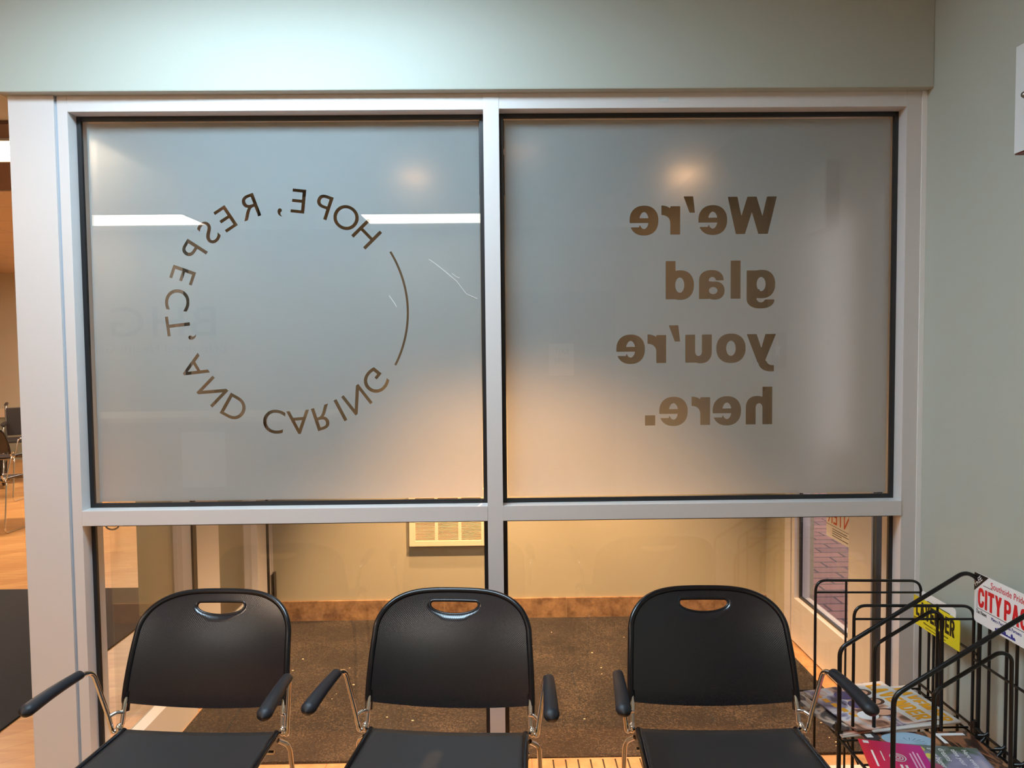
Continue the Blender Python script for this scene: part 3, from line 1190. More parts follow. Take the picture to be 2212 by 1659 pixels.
def make_chair():
    root = empty('stacking_armchair')
    ol = outline()
    n, rings = len(ol), 14
    hl = [hole_hit(math.atan2(h - 0.251, x)) for x, h in ol]
    mb = MB()
    for off in (0.0, 0.009):
        vs = []
        for r in range(rings + 1):
            t = r / rings
            vs += [on_back(hl[i][0] * (1 - t) + ol[i][0] * t, hl[i][1] * (1 - t) + ol[i][1] * t, off) for i in range(n)]
        fs = []
        for r in range(rings):
            for i in range(n):
                j = (i + 1) % n
                fs.append((r * n + i, r * n + j, (r + 1) * n + j, (r + 1) * n + i))
        mb.add(vs, fs, True)
    q = (rings + 1) * n
    mb.f += [(i, (i + 1) % n, q + (i + 1) % n, q + i) for i in range(n)]
    mb.sm += [True] * n
    back = mb.build('backrest', M_BACK, root)
    rim = MB()
    rim.tube([on_back(x, h, 0.0035) for x, h in ol if h > -0.0015], 0.0085, 10)
    rim.build('rim', M_RIM, back)
    MB().tube([on_back(x, h, 0.0045) for x, h in hl], 0.0046, 8, closed=True).build('hand_hole_lip', M_RIM, back)
    for s in (-1, 1):
        MB().tube([on_back(s * 0.229, 0.03, 0.006), on_back(s * 0.229, -0.026, 0.006)], 0.0105, 12).build('socket', M_RIM, back)
    # seat: a dished sheet with a rolled front
    sm = MB()
    nu, nv = 24, 24
    for off in (0.0, -0.012):
        vs = []
        for j in range(nv + 1):
            v = j / nv
            y = -0.445 * v
            wd = 0.214 + 0.020 * v
            drop = -0.045 * max(0, (v - 0.72) / 0.28) ** 2
            for i in range(nu + 1):
                u = -1 + 2 * i / nu
                dish = -0.020 * (1 - u * u) * (0.55 + 0.45 * math.sin(PI * min(1, v * 1.1)))
                rear = 0.010 * max(0, 1 - v * 6) * (1 - u * u) * 0.3
                vs.append((u * wd, y + 0.004 * (1 - u * u), 0.462 + dish + drop + rear + off))
        fs = []
        for j in range(nv):
            for i in range(nu):
                a = j * (nu + 1) + i
                fs.append((a, a + 1, a + nu + 2, a + nu + 1))
        sm.add(vs, fs, True)
    q = (nu + 1) * (nv + 1)
    edge = [i for i in range(nu + 1)] + [j * (nu + 1) + nu for j in range(1, nv + 1)] + [nv * (nu + 1) + i for i in range(nu - 1, -1, -1)] + [j * (nu + 1) for j in range(nv - 1, 0, -1)]
    for a, b in zip(edge, edge[1:] + edge[:1]):
        sm.f.append((a, b, q + b, q + a))
        sm.sm.append(False)
    seat = sm.build('seat', M_BLACK, root)
    for s in (-1, 1):
        lip = MB()
        lip.tube([(s * (0.215 + 0.020 * j / 20), -0.445 * j / 20, 0.458 - 0.045 * max(0, (j / 20 - 0.72) / 0.28) ** 2) for j in range(21)], 0.0085, 10)
        lip.build('rim', M_RIM, seat)
    # chrome bars
    for s in (-1, 1):
        a = MB()
        p = fillet([on_back(s * 0.227, 0.03, 0.006), (s * 0.227, 0.022, 0.512), (s * 0.229, 0.010, 0.462), (s * 0.247, -0.004, 0.452), (s * 0.252, -0.010, 0.500),
                    (s * 0.272, -0.040, 0.640), (s * 0.279, -0.075, 0.651), (s * 0.284, -0.12, 0.648)], [0.02, 0.016, 0.016, 0.02, 0.018, 0.02])
        a.tube(p, 0.0063, 12)
        a.tube(fillet([(s * 0.227, 0.018, 0.500), (s * 0.238, 0.004, 0.508), (s * 0.2525, -0.013, 0.502)], 0.008), 0.0050, 10)
        a.ball((s * 0.232, 0.004, 0.462), 0.012, 10, (0.8, 0.9, 1.2))
        a.build('arm_frame', M_CHROME, root)
        g = MB()
        pts, rr = [], []
        for k in range(25):
            t = k / 24
            pts.append((s * (0.281 + 0.012 * t), -0.072 - 0.205 * t, 0.652 - 0.006 * t + 0.004 * math.sin(PI * t)))
            end = min(t, 1 - t) * 0.205
            body = 0.0140 + 0.0055 * t
            rr.append(max(0.002, body * math.sqrt(max(0.0, 1 - max(0, 1 - end / (0.008 + 0.012 * t)) ** 2))))
        g.tube(pts, rr, 18, squash=0.82)
        g.build('arm_pad', M_PAD, root)
        l = MB()
        p = fillet([(s * 0.228, -0.02, 0.448), (s * 0.252, 0.000, 0.425), (s * 0.262, 0.060, 0.0065), (s * 0.262, -0.44, 0.0065), (s * 0.240, -0.40, 0.418), (s * 0.214, -0.385, 0.428)],
                   [0.03, 0.045, 0.045, 0.03])
        l.tube(p, 0.0066, 12)
        l.build('leg_frame', M_CHROME, root)
    for y, z in ((-0.05, 0.432), (-0.385, 0.428)):
        MB().tube([(-0.228, y, z), (0.228, y, z)], 0.0055, 10).build('cross_bar', M_CHROME, root)
    return root


proto = make_chair()
G = 'black armchairs along the window'
spots = [((-0.850, -0.352, -3.5), 'black mesh armchair with chrome frame beside the wide aluminium post', G),
         ((-0.163, -0.372, -5.0), 'black mesh armchair in front of the mullion between the panes', G),
         ((0.577, -0.385, -1.5), 'black mesh armchair next to the magazine rack', G),
         ((-5.34, 5.12, 180), 'black chair with thin chrome legs in front of the wheelchair', 'black chairs in the hall'),
         ((-4.49, 3.775, 180), 'black chair of which only a bent leg shows at the picture edge', 'black chairs in the hall')]
for i, ((x, y, a), lb, g) in enumerate(spots):
    o = proto if i == 0 else copy_tree(proto)
    o.location = (x, y, 0)
    o.rotation_euler = (0, 0, R(a))
    tag(o, lb, 'chair', g)

# ------------------------------------------------------------------ magazine rack against the side wall
RX, RF = 1.300, 0.917
rack = tag(empty('magazine_rack', (1.11, -0.39, 0)), 'black wire magazine rack standing against the sage side wall', 'magazine rack')
RI = Matrix.Translation((-1.11, 0.39, 0))


def rackpart(mb, name, m=None, parent=None):
    o = mb.build(name, m or M_WIRE, parent or rack)
    o.data.transform(RI)
    return o


def slant(y):
    f = MB()
    f.tube(fillet([(RF, y, 0.006), (RF, y, 0.678), (1.262, y, 0.888), (RX + 0.003, y, 0.862), (RX + 0.003, y, 0.006)], [0.022, 0.05, 0.035], 8), 0.0058, 10)
    rackpart(f, 'side_frame')
    g = MB()
    g.tube(fillet([(1.018, y + 0.008, 0.434), (1.018, y + 0.008, 0.683), (1.175, y + 0.008, 0.777), (1.203, y + 0.008, 0.765), (1.206, y + 0.008, 0.434)], [0.018, 0.03, 0.03], 8), 0.0048, 10)
    rackpart(g, 'pocket_loop')


slant(-0.381)
slant(-0.650)


def arch(y, xa, xb, zt, bar):
    f = MB()
    f.tube(fillet([(xa, y, 0.005), (xa, y, zt), (xb, y, zt - 0.006), (xb, y, 0.005)], [0.035, 0.035], 8), 0.0042, 10)
    f.tube([(xa, y, zt - 0.038), (xb, y, zt - 0.043)], 0.0034, 8)
    f.tube([(xa + bar, y, zt), (xa + bar, y, 0.10)], 0.0034, 8)
    rackpart(f, 'divider')


arch(-0.108, 0.970, 1.302, 0.778, 0.096)
arch(-0.367, 0.962, 1.296, 0.792, 0.232)
bw = MB()
for y in (-0.150, -0.1745, -0.215, -0.292, -0.420, -0.486, -0.523, -0.60):
    bw.tube([(RX + 0.004, y, 0.86 if y < -0.38 else 0.655), (RX + 0.004, y, 0.005)], 0.0040, 8)
bw.tube([(RX, -0.215, 0.655), (RX, -0.215, 0.005)], 0.0085, 10)
for z in (0.636, 0.447, 0.10):
    bw.tube([(RX - 0.002, -0.37, z), (RX - 0.002, -0.65, z)], 0.0038, 8)
for z in (0.655, 0.447, 0.10):
    bw.tube([(RX - 0.002, -0.10, z), (RX - 0.002, -0.381, z)], 0.0038, 8)
rackpart(bw, 'back_grid')
sh = MB()
for k in range(10):
    y = -0.115 - 0.0575 * k
    sh.tube([(RF, y, 0.431), (RX, y, 0.431)], 0.0028, 6)
for x in (RF, 1.05, 1.18, RX - 0.006):
    sh.tube([(x, -0.108, 0.426), (x, -0.650, 0.426)], 0.0040, 8)
sh2 = MB()
for k in range(10):
    y = -0.115 - 0.0575 * k
    sh2.tube([(RF, y, 0.10), (RX, y, 0.10)], 0.0028, 6)
sh2.tube([(RF, -0.108, 0.096), (RF, -0.650, 0.096)], 0.004, 8).tube([(RX - .006, -0.108, 0.096), (RX - .006, -0.650, 0.096)], 0.004, 8)
rackpart(sh, 'wire_shelf')
rackpart(sh2, 'wire_shelf')
for x in (RF, RX):
    for y in (-0.376, -0.66):
        z = 0.444
        cl = MB().tube([(x, y - 0.012, z), (x, y + 0.02, z + 0.002)], 0.0075, 10)
        rackpart(cl.tube([(x, y, z - 0.012), (x, y, z + 0.022)], 0.0085, 10), 'corner_clip')
for y in (-0.422, -0.488, -0.56):
    cl = MB().tube([(RX - 0.016, y + 0.01, 0.444), (RX - 0.004, y, 0.449), (RX + 0.004, y, 0.455)], 0.0052, 8)
    rackpart(cl.tube([(RX - 0.022, y - 0.004, 0.428), (RX - 0.002, y, 0.446)], 0.0045, 8), 'hook')
rackpart(MB().tube([(RF + 0.01, -0.376, 0.444), (RF + 0.045, -0.40, 0.362)], 0.0026, 6), 'brace')


# header cards of the rack
def card(name, y0, y1, z0, z1, x, m, label, cat, group, rad=0.006):
    """A card facing the room from the side wall; its own x runs along the wall towards the viewer, its y runs up."""
    w, h = abs(y1 - y0), z1 - z0
    t = tag(empty(name, (x, y0, z0)), label, cat, group)
    A = Matrix(((0, 0, -1, 0), (-1, 0, 0, 0), (0, 1, 0, 0), (0, 0, 0, 1)))
    pts = []
    for cx, cy, a0 in ((w - rad, rad, -90), (w - rad, h - rad, 0), (rad, h - rad, 90), (rad, rad, 180)):
        for k in range(5):
            a = R(a0 + 90 * k / 4)
            pts.append((cx + rad * math.cos(a), cy + rad * math.sin(a)))
    MB().prism(pts, -0.0015, 0, A).build('panel', m, t)
    return t, w, h, A


def on_card(A, x, y, lift=0.0004, rot=0.0, sx=1.0):
    return A @ Matrix.Translation((x, y, lift)) @ Matrix.Rotation(rot, 4, 'Z') @ Matrix.Diagonal((sx, 1, 1, 1))


def quad(A, x0, y0, x1, y1, name, m, parent, lift=0.0003):
    return MB().prism([(x0, y0), (x1, y0), (x1, y1), (x0, y1)], 0, lift, A).build(name, m, parent)


def fit_text(body, w, h, A, x, y, name, m, parent, offset=0.0, lift=0.0006, rot=0.0, label=None, shear=0.0, caps=False):
    """Lettering stretched to a box w by h with its lower corner at x, y."""
    ls = cap_loops(body) if caps else glyph_loops(body, 1.0, offset, shear=shear, space=1.0 + 2.2 * offset)
    xs = [p[0] for l in ls for p in l]
    ys = [p[1] for l in ls for p in l]
    sx, sy = w / (max(xs) - min(xs)), h / (max(ys) - min(ys))
    ls = [[((px - min(xs)) * sx, (py - min(ys)) * sy) for px, py in l] for l in ls]
    o = flat(ls, 0.0003, A @ Matrix.Translation((x, y, lift)) @ Matrix.Rotation(rot, 4, 'Z'), name, m, parent)
    if label:
        o['label'] = label
    return o


def skyline(A, x, y, w, h, parent):
    rng = random.Random(3)
    pts = [(x, y)]
    k = 9
    for i in range(k):
        hh = h * (0.3 + 0.7 * rng.random())
        pts += [(x + w * i / k, y + hh * 0.7), (x + w * (i + 0.4) / k, y + hh), (x + w * (i + 0.75) / k, y + hh * 0.8), (x + w * (i + 0.95) / k, y + hh * 0.25)]
    pts.append((x + w, y))
    o = flat([pts], 0.0003, A @ Matrix.Translation((0, 0, 0.0006)), 'skyline', M_BLUE, parent)
    o['label'] = 'blue skyline drawing'


t, w, h, A = card('header_card', -0.372, -0.645, 0.748, 0.884, 1.2925, M_WHITE, 'white rack card with big red letters and a black FREE corner', 'rack card', 'header cards on the magazine rack', 0.010)
o = flat([[(0, h - 0.002), (0, h * 0.62), (0.056, h - 0.0005), (0.004, h - 0.0005)]], 0.0003, A @ Matrix.Translation((0, 0, 0.0005)), 'corner_flash', M_INK, t)
o['label'] = 'black corner'
fit_text('FREE', 0.036, 0.0135, A, 0.0075, h * 0.72, 'lettering', M_WHITEINK, t, 0.02, 0.0009, R(44))
fit_text('CITY PAGES', 0.235, 0.054, A, 0.016, 0.045, 'lettering', M_RED, t, label='big red letters', caps=True)
fit_text('Southside Pride', 0.125, 0.017, A, 0.066, 0.110, 'lettering', M_RED, t, 0.02, label='small red letters')
for x0, y0, x1, y1 in ((0.036, 0.1075, 0.072, 0.1088), (0.012, 0.040, 0.262, 0.0412), (0.012, 0.040, 0.0128, 0.088)):
    quad(A, x0, y0, x1, y1, 'ruled_line', M_INK, t, 0.0006)
fit_text('The News', 0.042, 0.011, A, 0.009, 0.026, 'lettering', M_INK, t)
fit_text('Metro Periodicals Partners', 0.11, 0.009, A, 0.070, 0.026, 'lettering', M_BLUE, t)
skyline(A, 0.085, 0.006, 0.075, 0.016, t)

t, w, h, A = card('header_card', -0.085, -0.312, 0.632, 0.722, 1.2935, M_YELLOW, 'yellow rack card with tall black letters', 'rack card', 'header cards on the magazine rack', 0.002)
fit_text('LAVENDER', 0.19, 0.050, A, 0.014, 0.030, 'lettering', M_INK, t, label='tall black letters', caps=True)
fit_text('FREE!', 0.022, 0.007, A, 0.004, 0.016, 'lettering', M_INK, t, 0.01)
fit_text("Minnesota's GLBT Magazine", 0.12, 0.008, A, 0.055, 0.014, 'lettering', M_INK, t, 0.01)
fit_text('www.lavendermagazine.com', 0.10, 0.005, A, 0.065, 0.005, 'lettering', M_INK, t)
t, w, h, A = card('header_card', -0.118, -0.285, 0.690, 0.745, 1.2985, M_WHITE, 'white card tucked behind the yellow one, printed with a blue skyline', 'rack card', 'header cards on the magazine rack', 0.008)
skyline(A, 0.03, 0.004, 0.11, 0.020, t)
quad(A, 0.03, 0.030, 0.14, 0.0325, 'ruled_line', M_INK, t, 0.0006)
quad(A, 0.03, 0.002, 0.16, 0.0035, 'ruled_line', M_BLUE, t, 0.0006)


# ------------------------------------------------------------------ magazines
def sheet(name, c, z, ang, wd, ht, m, label, group, thick=0.004, lift=0.0, droop=0.0, cat='magazine'):
    """A magazine lying with its head towards the wall. wd across (towards the viewer), ht from foot to head."""
    t = tag(empty(name, (c[0], c[1], z), R(ang)), label, cat, group)
    nx, ny = 12, 6
    mb = MB()

    def zz(x):
        u = x / ht
        return lift * (0.5 + u) - droop * max(0, -u + 0.05) ** 2 * 4
    for off in (0.0, -thick):
        vs = [(-ht / 2 + ht * i / nx, -wd / 2 + wd * j / ny, thick + off + zz(-ht / 2 + ht * i / nx)) for i in range(nx + 1) for j in range(ny + 1)]
        fs = [(i * (ny + 1) + j, i * (ny + 1) + j + 1, (i + 1) * (ny + 1) + j + 1, (i + 1) * (ny + 1) + j) for i in range(nx) for j in range(ny)]
        mb.add(vs, fs)
    q = (nx + 1) * (ny + 1)
    edge = [j for j in range(ny + 1)] + [i * (ny + 1) + ny for i in range(1, nx + 1)] + [nx * (ny + 1) + j for j in range(ny - 1, -1, -1)] + [i * (ny + 1) for i in range(nx - 1, 0, -1)]
    for a, b in zip(edge, edge[1:] + edge[:1]):
        mb.f.append((a, b, q + b, q + a))
        mb.sm.append(False)
    mb.build('cover', m, t)
    # lettering frame: text x runs across (towards the viewer, -y), text y runs to the head (+x)
    sl = lift / ht
    A = Matrix.Translation((0, 0, thick + lift / 2)) @ Matrix(((0, 1, 0, 0), (-1, 0, 0, 0), (0, sl, 1, 0), (0, 0, 0, 1)))
    return t, A


SH = 0.4345
GM = 'magazines on the rack shelf'
SKIN, SKIN2 = srgb(226, 170, 140), srgb(186, 120, 96)
P1 = photo_print('crowd_photo', [srgb(44, 34, 38), srgb(120, 80, 66), srgb(226, 176, 150), srgb(226, 216, 216), srgb(150, 140, 170), srgb(60, 50, 70)], 11, 1.3)
P2 = photo_print('street_photo', [srgb(34, 28, 30), srgb(52, 42, 42), srgb(220, 196, 176), srgb(60, 50, 54), srgb(120, 96, 84)], 12, 4.1)
P3 = photo_print('pale_pages_photo', [srgb(214, 120, 92), srgb(232, 150, 118), srgb(242, 232, 226), srgb(236, 226, 224), srgb(240, 236, 232)], 8, 7.7)
P4 = mat('white_list_page', srgb(236, 234, 230), 0.35)
P5 = photo_print('brown_room_photo', [srgb(34, 26, 26), srgb(60, 38, 30), srgb(150, 96, 66), srgb(50, 36, 32), srgb(190, 132, 92)], 9, 2.2, (3, 1, 1))
P6 = photo_print('garden_photo', [srgb(66, 84, 62), srgb(104, 116, 110), srgb(140, 138, 164), srgb(158, 152, 180), srgb(186, 176, 190), srgb(206, 184, 178)], 7, 5.5)
P7 = photo_print('grey_cover', [srgb(204, 198, 194), srgb(222, 216, 212), srgb(190, 184, 180)], 10, 3.3)
M_SKIN = mat('skin_print', SKIN, 0.35, noise=0.15, nscale=30)
M_HAIR = mat('hair_print', srgb(70, 46, 36), 0.4)
M_SHIRT = mat('lilac_print', srgb(86, 74, 120), 0.4)


def blob(A, x, y, rx, ry, name, m, parent, lift=0.0004, label=None):
    o = MB().prism([(x + rx * math.cos(2 * PI * k / 22), y + ry * math.sin(2 * PI * k / 22)) for k in range(22)], 0, lift, A).build(name, m, parent)
    if label:
        o['label'] = label
    return o


# the loose pile at the far end of the shelf, from below upwards
t, A = sheet('magazine', (1.050, -0.258), SH, 9, 0.232, 0.300, P4, 'white printed magazine at the bottom of the slipping pile', GM, 0.003)
for i in range(5):
    quad(A, -0.09 + 0.045 * i, -0.140, -0.068 + 0.045 * i, -0.125, 'picture', (M_HAIR, M_ORANGE, M_INK, P2, M_SKIN)[i], t, 0.0003)
t, A = sheet('magazine', (1.040, -0.250), SH + 0.0034, 12, 0.232, 0.300, P3, 'magazine with orange and white pages slipping out towards the chair', GM, 0.003)
quad(A, -0.10, -0.135, 0.0, -0.130, 'ruled_line', M_INK, t, 0.0003)
t, A = sheet('magazine', (1.022, -0.238), SH + 0.0068, 14, 0.225, 0.285, P2, 'dark brown photo magazine slid out towards the chair', GM, 0.003)
o = MB().prism([(-0.07, -0.128), (0.015, -0.134), (0.02, -0.120), (-0.06, -0.112)], 0, 0.0003, A).build('picture', P7, t)
for k in range(4):
    quad(A, -0.095, -0.10 + 0.012 * k, -0.03, -0.0955 + 0.012 * k, 'text_line', M_WHITEINK, t, 0.0003)
t, A = sheet('magazine', (1.128, -0.258), SH + 0.0102, 9, 0.225, 0.275, P7, 'magazine with half hidden yellow title, under its twin nearest the wall', GM, 0.003)
fit_text('LAVENDER', 0.20, 0.046, A, -0.098, 0.078, 'title', M_ORANGE, t, 0, 0.0008, caps=True)
t, A = sheet('magazine', (1.072, -0.247), SH + 0.0136, 12, 0.238, 0.275, P1, 'topmost magazine of the pile with big yellow title and group photo', GM, 0.003)
o = MB().prism([(-0.118, -0.02), (-0.04, 0.01), (0.02, 0.045), (0.118, 0.05), (0.118, 0.1365), (-0.118, 0.1365)], 0, 0.0002, A).build('picture', P7, t)
o['label'] = 'pale grey sky of the photo'
fit_text('LAVENDER', 0.212, 0.052, A, -0.102, 0.066, 'title', M_ORANGE, t, 0, 0.0008, label='big yellow title', caps=True)
for (x, y, rx, ry) in ((-0.068, 0.018, 0.017, 0.028), (-0.012, 0.020, 0.016, 0.026), (0.050, 0.005, 0.016, 0.028)):
    blob(A, x, y + 0.006, rx * 1.3, ry * 1.2, 'portrait_hair', M_HAIR, t, 0.0004)
    blob(A, x, y, rx, ry, 'portrait', M_SKIN, t, 0.0006, 'face in the group photo')
    blob(A, x + 0.004, y - 0.055, rx * 1.5, ry * 1.1, 'portrait_shirt', M_SHIRT if x < 0 else M_WHITEINK, t, 0.0005)
for k in range(5):
    quad(A, -0.09 + 0.03 * k, -0.125 + 0.007 * k, -0.068 + 0.03 * k, -0.108 + 0.007 * k, 'text_line', M_ORANGE, t, 0.0005)

# nearer pile
t, A = sheet('magazine', (1.125, -0.492), SH, 0, 0.232, 0.300, P5, 'magazine with pale blue jeans and a white letter on a brown cover', GM, 0.003)
pts = []
for k in range(28):
    a = 2 * PI * k / 28
    pts.append((-0.078 + (0.036 + 0.004 * math.sin(3 * a)) * math.cos(a), -0.042 + (0.072 if math.sin(a) > 0 else 0.060) * math.sin(a) + 0.25 * 0.036 * math.cos(a)))
o = MB().prism(pts, 0, 0.0003, A).build('picture', mat('denim_print', srgb(160, 190, 212), 0.35, noise=0.12, nscale=30), t)
o['label'] = 'pale blue jeans'
fold = MB()
for k in range(9):
    a = R(200 + 20 * k)
    fold.prism([(-0.060 - 0.010 * math.cos(a), -0.040 - 0.014 * math.sin(a)), (-0.060 - 0.026 * math.cos(a + 0.05), -0.040 - 0.045 * math.sin(a + 0.05)), (-0.060 - 0.026 * math.cos(a + 0.10), -0.040 - 0.045 * math.sin(a + 0.10))], 0, 0.0005, A)
fold.build('fold_lines', mat('denim_fold_print', srgb(74, 96, 130), 0.4), t)
fit_text('L', 0.050, 0.080, A, -0.105, 0.052, 'title', M_WHITEINK, t, 0.06, 0.0006, label='large white letter')
o = MB().prism([(-0.115, -0.149), (-0.06, -0.149), (-0.085, -0.105), (-0.115, -0.105)], 0, 0.0004, A).build('picture', mat('charcoal_print', srgb(70, 62, 64), 0.4), t)
o['label'] = 'charcoal foot of the cover'
quad(A, -0.108, -0.140, -0.090, -0.122, 'barcode', M_WHITEINK, t, 0.0006)
t, A = sheet('magazine', (1.096, -0.551), SH + 0.0034, -9, 0.21, 0.262, P6, 'magazine with lilac and green garden cover and white slogan', GM, 0.003)
for i, ln in enumerate(('Here every', 'time your', 'dreams', 'grow bigger')):
    fit_text(ln, (0.085, 0.075, 0.058, 0.09)[i], 0.0165, A, -0.090, 0.082 - 0.027 * i, 'slogan', M_WHITEINK, t, 0.03, 0.0008)
for (x, y, r, m_) in ((-0.03, -0.03, 0.018, 'green'), (-0.07, -0.05, 0.022, 'green'), (0.0, -0.01, 0.02, 'rose'), (-0.05, -0.005, 0.014, 'yellow'), (-0.085, -0.015, 0.012, 'yellow')):
    blob(A, x, y, r, r * 0.8, 'picture', mat('print_' + m_, {'green': srgb(120, 170, 84), 'rose': srgb(170, 80, 104), 'yellow': srgb(214, 204, 96)}[m_], 0.35, noise=0.3, nscale=60), t, 0.0003)
MB().prism([(0.0, 0.04), (0.05, 0.075), (0.09, 0.04), (0.035, -0.01)], 0, 0.0003, A).build('picture', M_WHITE, t)
t, A = sheet('flyer', (0.997, -0.542), SH + 0.007, -15, 0.222, 0.153, pink_print(), 'pink to red flyer with white text lying on the garden magazine', 'flyers on the rack shelf', 0.0012, cat='flyer')
for r0 in (0.0055, 0.012, 0.0185):
    ci = MB()
    ci.tube([(-0.038 + r0 * math.cos(2 * PI * k / 28), 0.004 + r0 * math.sin(2 * PI * k / 28), 0.0003) for k in range(28)], 0.0016, 4, closed=True, squash=0.2)
    o = ci.build('emblem', M_WHITEINK, t)
    o.data.transform(A)
M_PINKINK = mat('pale_pink_ink', srgb(240, 190, 220), 0.45)
for i, (x, y, w_, h_) in enumerate(((-0.07, 0.055, 0.13, 0.004), (-0.075, 0.046, 0.13, 0.004), (-0.065, 0.037, 0.13, 0.004), (-0.005, 0.012, 0.10, 0.006), (-0.005, 0.0, 0.10, 0.006), (-0.06, -0.034, 0.045, 0.003), (-0.06, -0.056, 0.075, 0.005))):
    MB().prism([(x, y), (x + w_, y), (x + w_, y + h_), (x, y + h_)], 0, 0.0003, A).build('text_line', M_WHITEINK if i > 2 else M_PINKINK, t)
quad(A, -0.106, -0.066, -0.094, -0.052, 'emblem', M_WHITEINK, t, 0.0004)

# ------------------------------------------------------------------ things on walls and frame
t = tag(empty('electrical_box', (1.362, -0.563, 1.988)), 'white steel box with brown edges high on the sage side wall', 'wall box')
MB().box((-0.052, -0.098, 0), (0, 0.096, 0.272)).build('box_body', M_BOXEDGE, t, bevel=0.002)
MB().box((-0.056, -0.095, 0.003), (-0.052, 0.093, 0.269)).build('cover_plate', M_BOX, t, bevel=0.001)
s = MB().lathe([(0.0, -0.0635), (0.006, -0.062), (0.0085, -0.057), (0.0085, -0.0555)], (0, 0.060, 0.14), 'x', 16)
s.build('screw', M_STEEL, t)

t = tag(empty('cable_clamp', (-1.277, 0.02, MZ0)), 'small steel U clamp screwed under the mid rail by the post', 'clamp')
u = MB()
u.tube([(0.022 * math.cos(a), 0, -0.001 - 0.017 * math.sin(a)) for a in [PI * k / 14 for k in range(15)]], 0.0026, 8)
u.build('hoop', M_STEEL, t)
for x in (-0.031, 0.031):
    MB().box((x - 0.012, -0.006, -0.0022), (x + 0.012, 0.006, 0)).lathe([(0.004, -0.0055), (0.004, -0.002)], (x, 0, 0), 'z', 10).build('foot', M_STEEL, t)

t = tag(MB().box((-0.017, 0, -0.009), (0.017, 0.0004, 0.009)).build('adhesive_tape', mat('clear_tape', srgb(206, 210, 208), 0.25)), 'small square of clear tape on the head rail over the greeting', 'tape')
t.location = (0.518, -0.0005, 2.297)

# ------------------------------------------------------------------ entry: heater, mat, register, poster
t = tag(empty('wall_heater', (-0.3135, 1.65, 0.414)), 'cream louvred wall heater low on the back wall of the entry', 'wall heater')
hw = 0.2165
fr = MB()
fr.prism([(-hw, -0.00), (hw, 0.0), (hw - 0.008, 0.012), (-hw + 0.008, 0.012)], -0.028, 0, axes((0, 0, 0), (1, 0, 0), (0, 0, 1)))
fr.box((-hw, -0.028, 0.012), (-hw + 0.034, 0, 0.33)).box((hw - 0.034, -0.028, 0.012), (hw, 0, 0.33))
fr.box((-hw + 0.034, -0.028, 0.012), (hw - 0.034, 0, 0.042)).box((-hw + 0.034, -0.028, 0.30), (hw - 0.034, 0, 0.33))
for x in (-0.075, 0.055):
    fr.box((x, -0.026, 0.042), (x + 0.018, 0, 0.30))
fr.build('housing', M_VENT, t, bevel=0.0012)
MB().box((-hw + 0.034, -0.006, 0.042), (hw - 0.034, 0, 0.30)).build('recess', M_DARK, t)
for x0, x1 in ((-hw + 0.034, -0.075), (-0.057, 0.055), (0.073, hw - 0.034)):
    lv = MB()
    for k in range(33):
        z = 0.044 + 0.0077 * k
        lv.prism([(-0.024, 0.0), (-0.022, -0.0010), (-0.010, 0.0026), (-0.011, 0.0040)], x0, x1, Matrix.Translation((0, 0, z)) @ Matrix(((0, 0, 1, 0), (1, 0, 0, 0), (0, 1, 0, 0), (0, 0, 0, 1))))
    lv.build('louvre', M_VENT, t)

tag(MB().box((-1.285, 0.262, 0), (1.40, 1.636, 0.010)).build('walk_off_mat', M_CARPET, bevel=0.003), 'speckled brown carpet mat covering the entry floor', 'mat')
bits = MB()
rng = random.Random(11)
for k in range(75):
    x, y = rng.uniform(-1.2, 1.38), rng.uniform(0.28, 1.62)
    if rng.random() < 0.4:
        x = 1.38 - abs(rng.gauss(0, 0.10))
    r = rng.uniform(0.0012, 0.0036)
    a = rng.uniform(0, PI)
    bits.prism([(r * 1.6 * math.cos(a + q), r * math.sin(a + q * 1.0)) for q in (0, 1.3, 2.4, 3.6, 5.0)], 0.010, 0.012, Matrix.Translation((x, y, 0)))
tag(bits.build('crumbs', mat('pale_crumb', srgb(226, 206, 172), 0.8)), 'scattered pale crumbs and leaf bits on the carpet mat', 'debris', kind='stuff')

t = tag(empty('floor_register', (0.42, 0.17, 0)), 'tan slotted floor grille along the glass', 'floor grille')
g = MB()
x0, x1 = -0.34, 0.30
g.box((x0, -0.085, 0), (x1, -0.075, 0.008)).box((x0, 0.078, 0), (x1, 0.088, 0.008))
k = 0
x = x0
while x < x1 - 0.01:
    g.box((x, -0.075, 0), (min(x + 0.040, x1), 0.078, 0.008))
    x += 0.0455
g.build('slats', M_FLOORTILE, t, bevel=0.001)
MB().box((x0 + .002, -0.075, 0), (x1 - .002, 0.078, 0.002)).build('recess', M_DARK, t)

t = tag(empty('door_poster', (1.505, 0.985, 0.63)), 'white poster with orange letters taped to the outside door glass', 'poster')
A = Matrix(((0, 0, -1, 0), (-1, 0, 0, 0), (0, 1, 0, 0), (0, 0, 0, 1)))
MB().prism([(0, 0), (0.285, 0), (0.285, 0.42), (0, 0.42)], -0.001, 0, A).build('sheet', M_WHITE, t)
MB().prism([(0.0, 0.058), (0.285, 0.058), (0.285, 0.060), (0, 0.060)], 0, 0.0003, A).build('ruled_line', M_INK, t)
ls = glyph_loops('ENTER', 1.0, 0.03)
xs = [p[0] for l in ls for p in l]
ls = [[(0.27 - (p[0] - min(xs)) * 0.255 / (max(xs) - min(xs)), 0.07 + p[1] * 0.075 / 0.72) for p in l] for l in ls]
o = flat(ls, 0.0003, A @ Matrix.Translation((0, 0, 0.0005)), 'lettering', mat('orange_ink', srgb(206, 86, 40), 0.5), t)
o['label'] = 'orange letters'
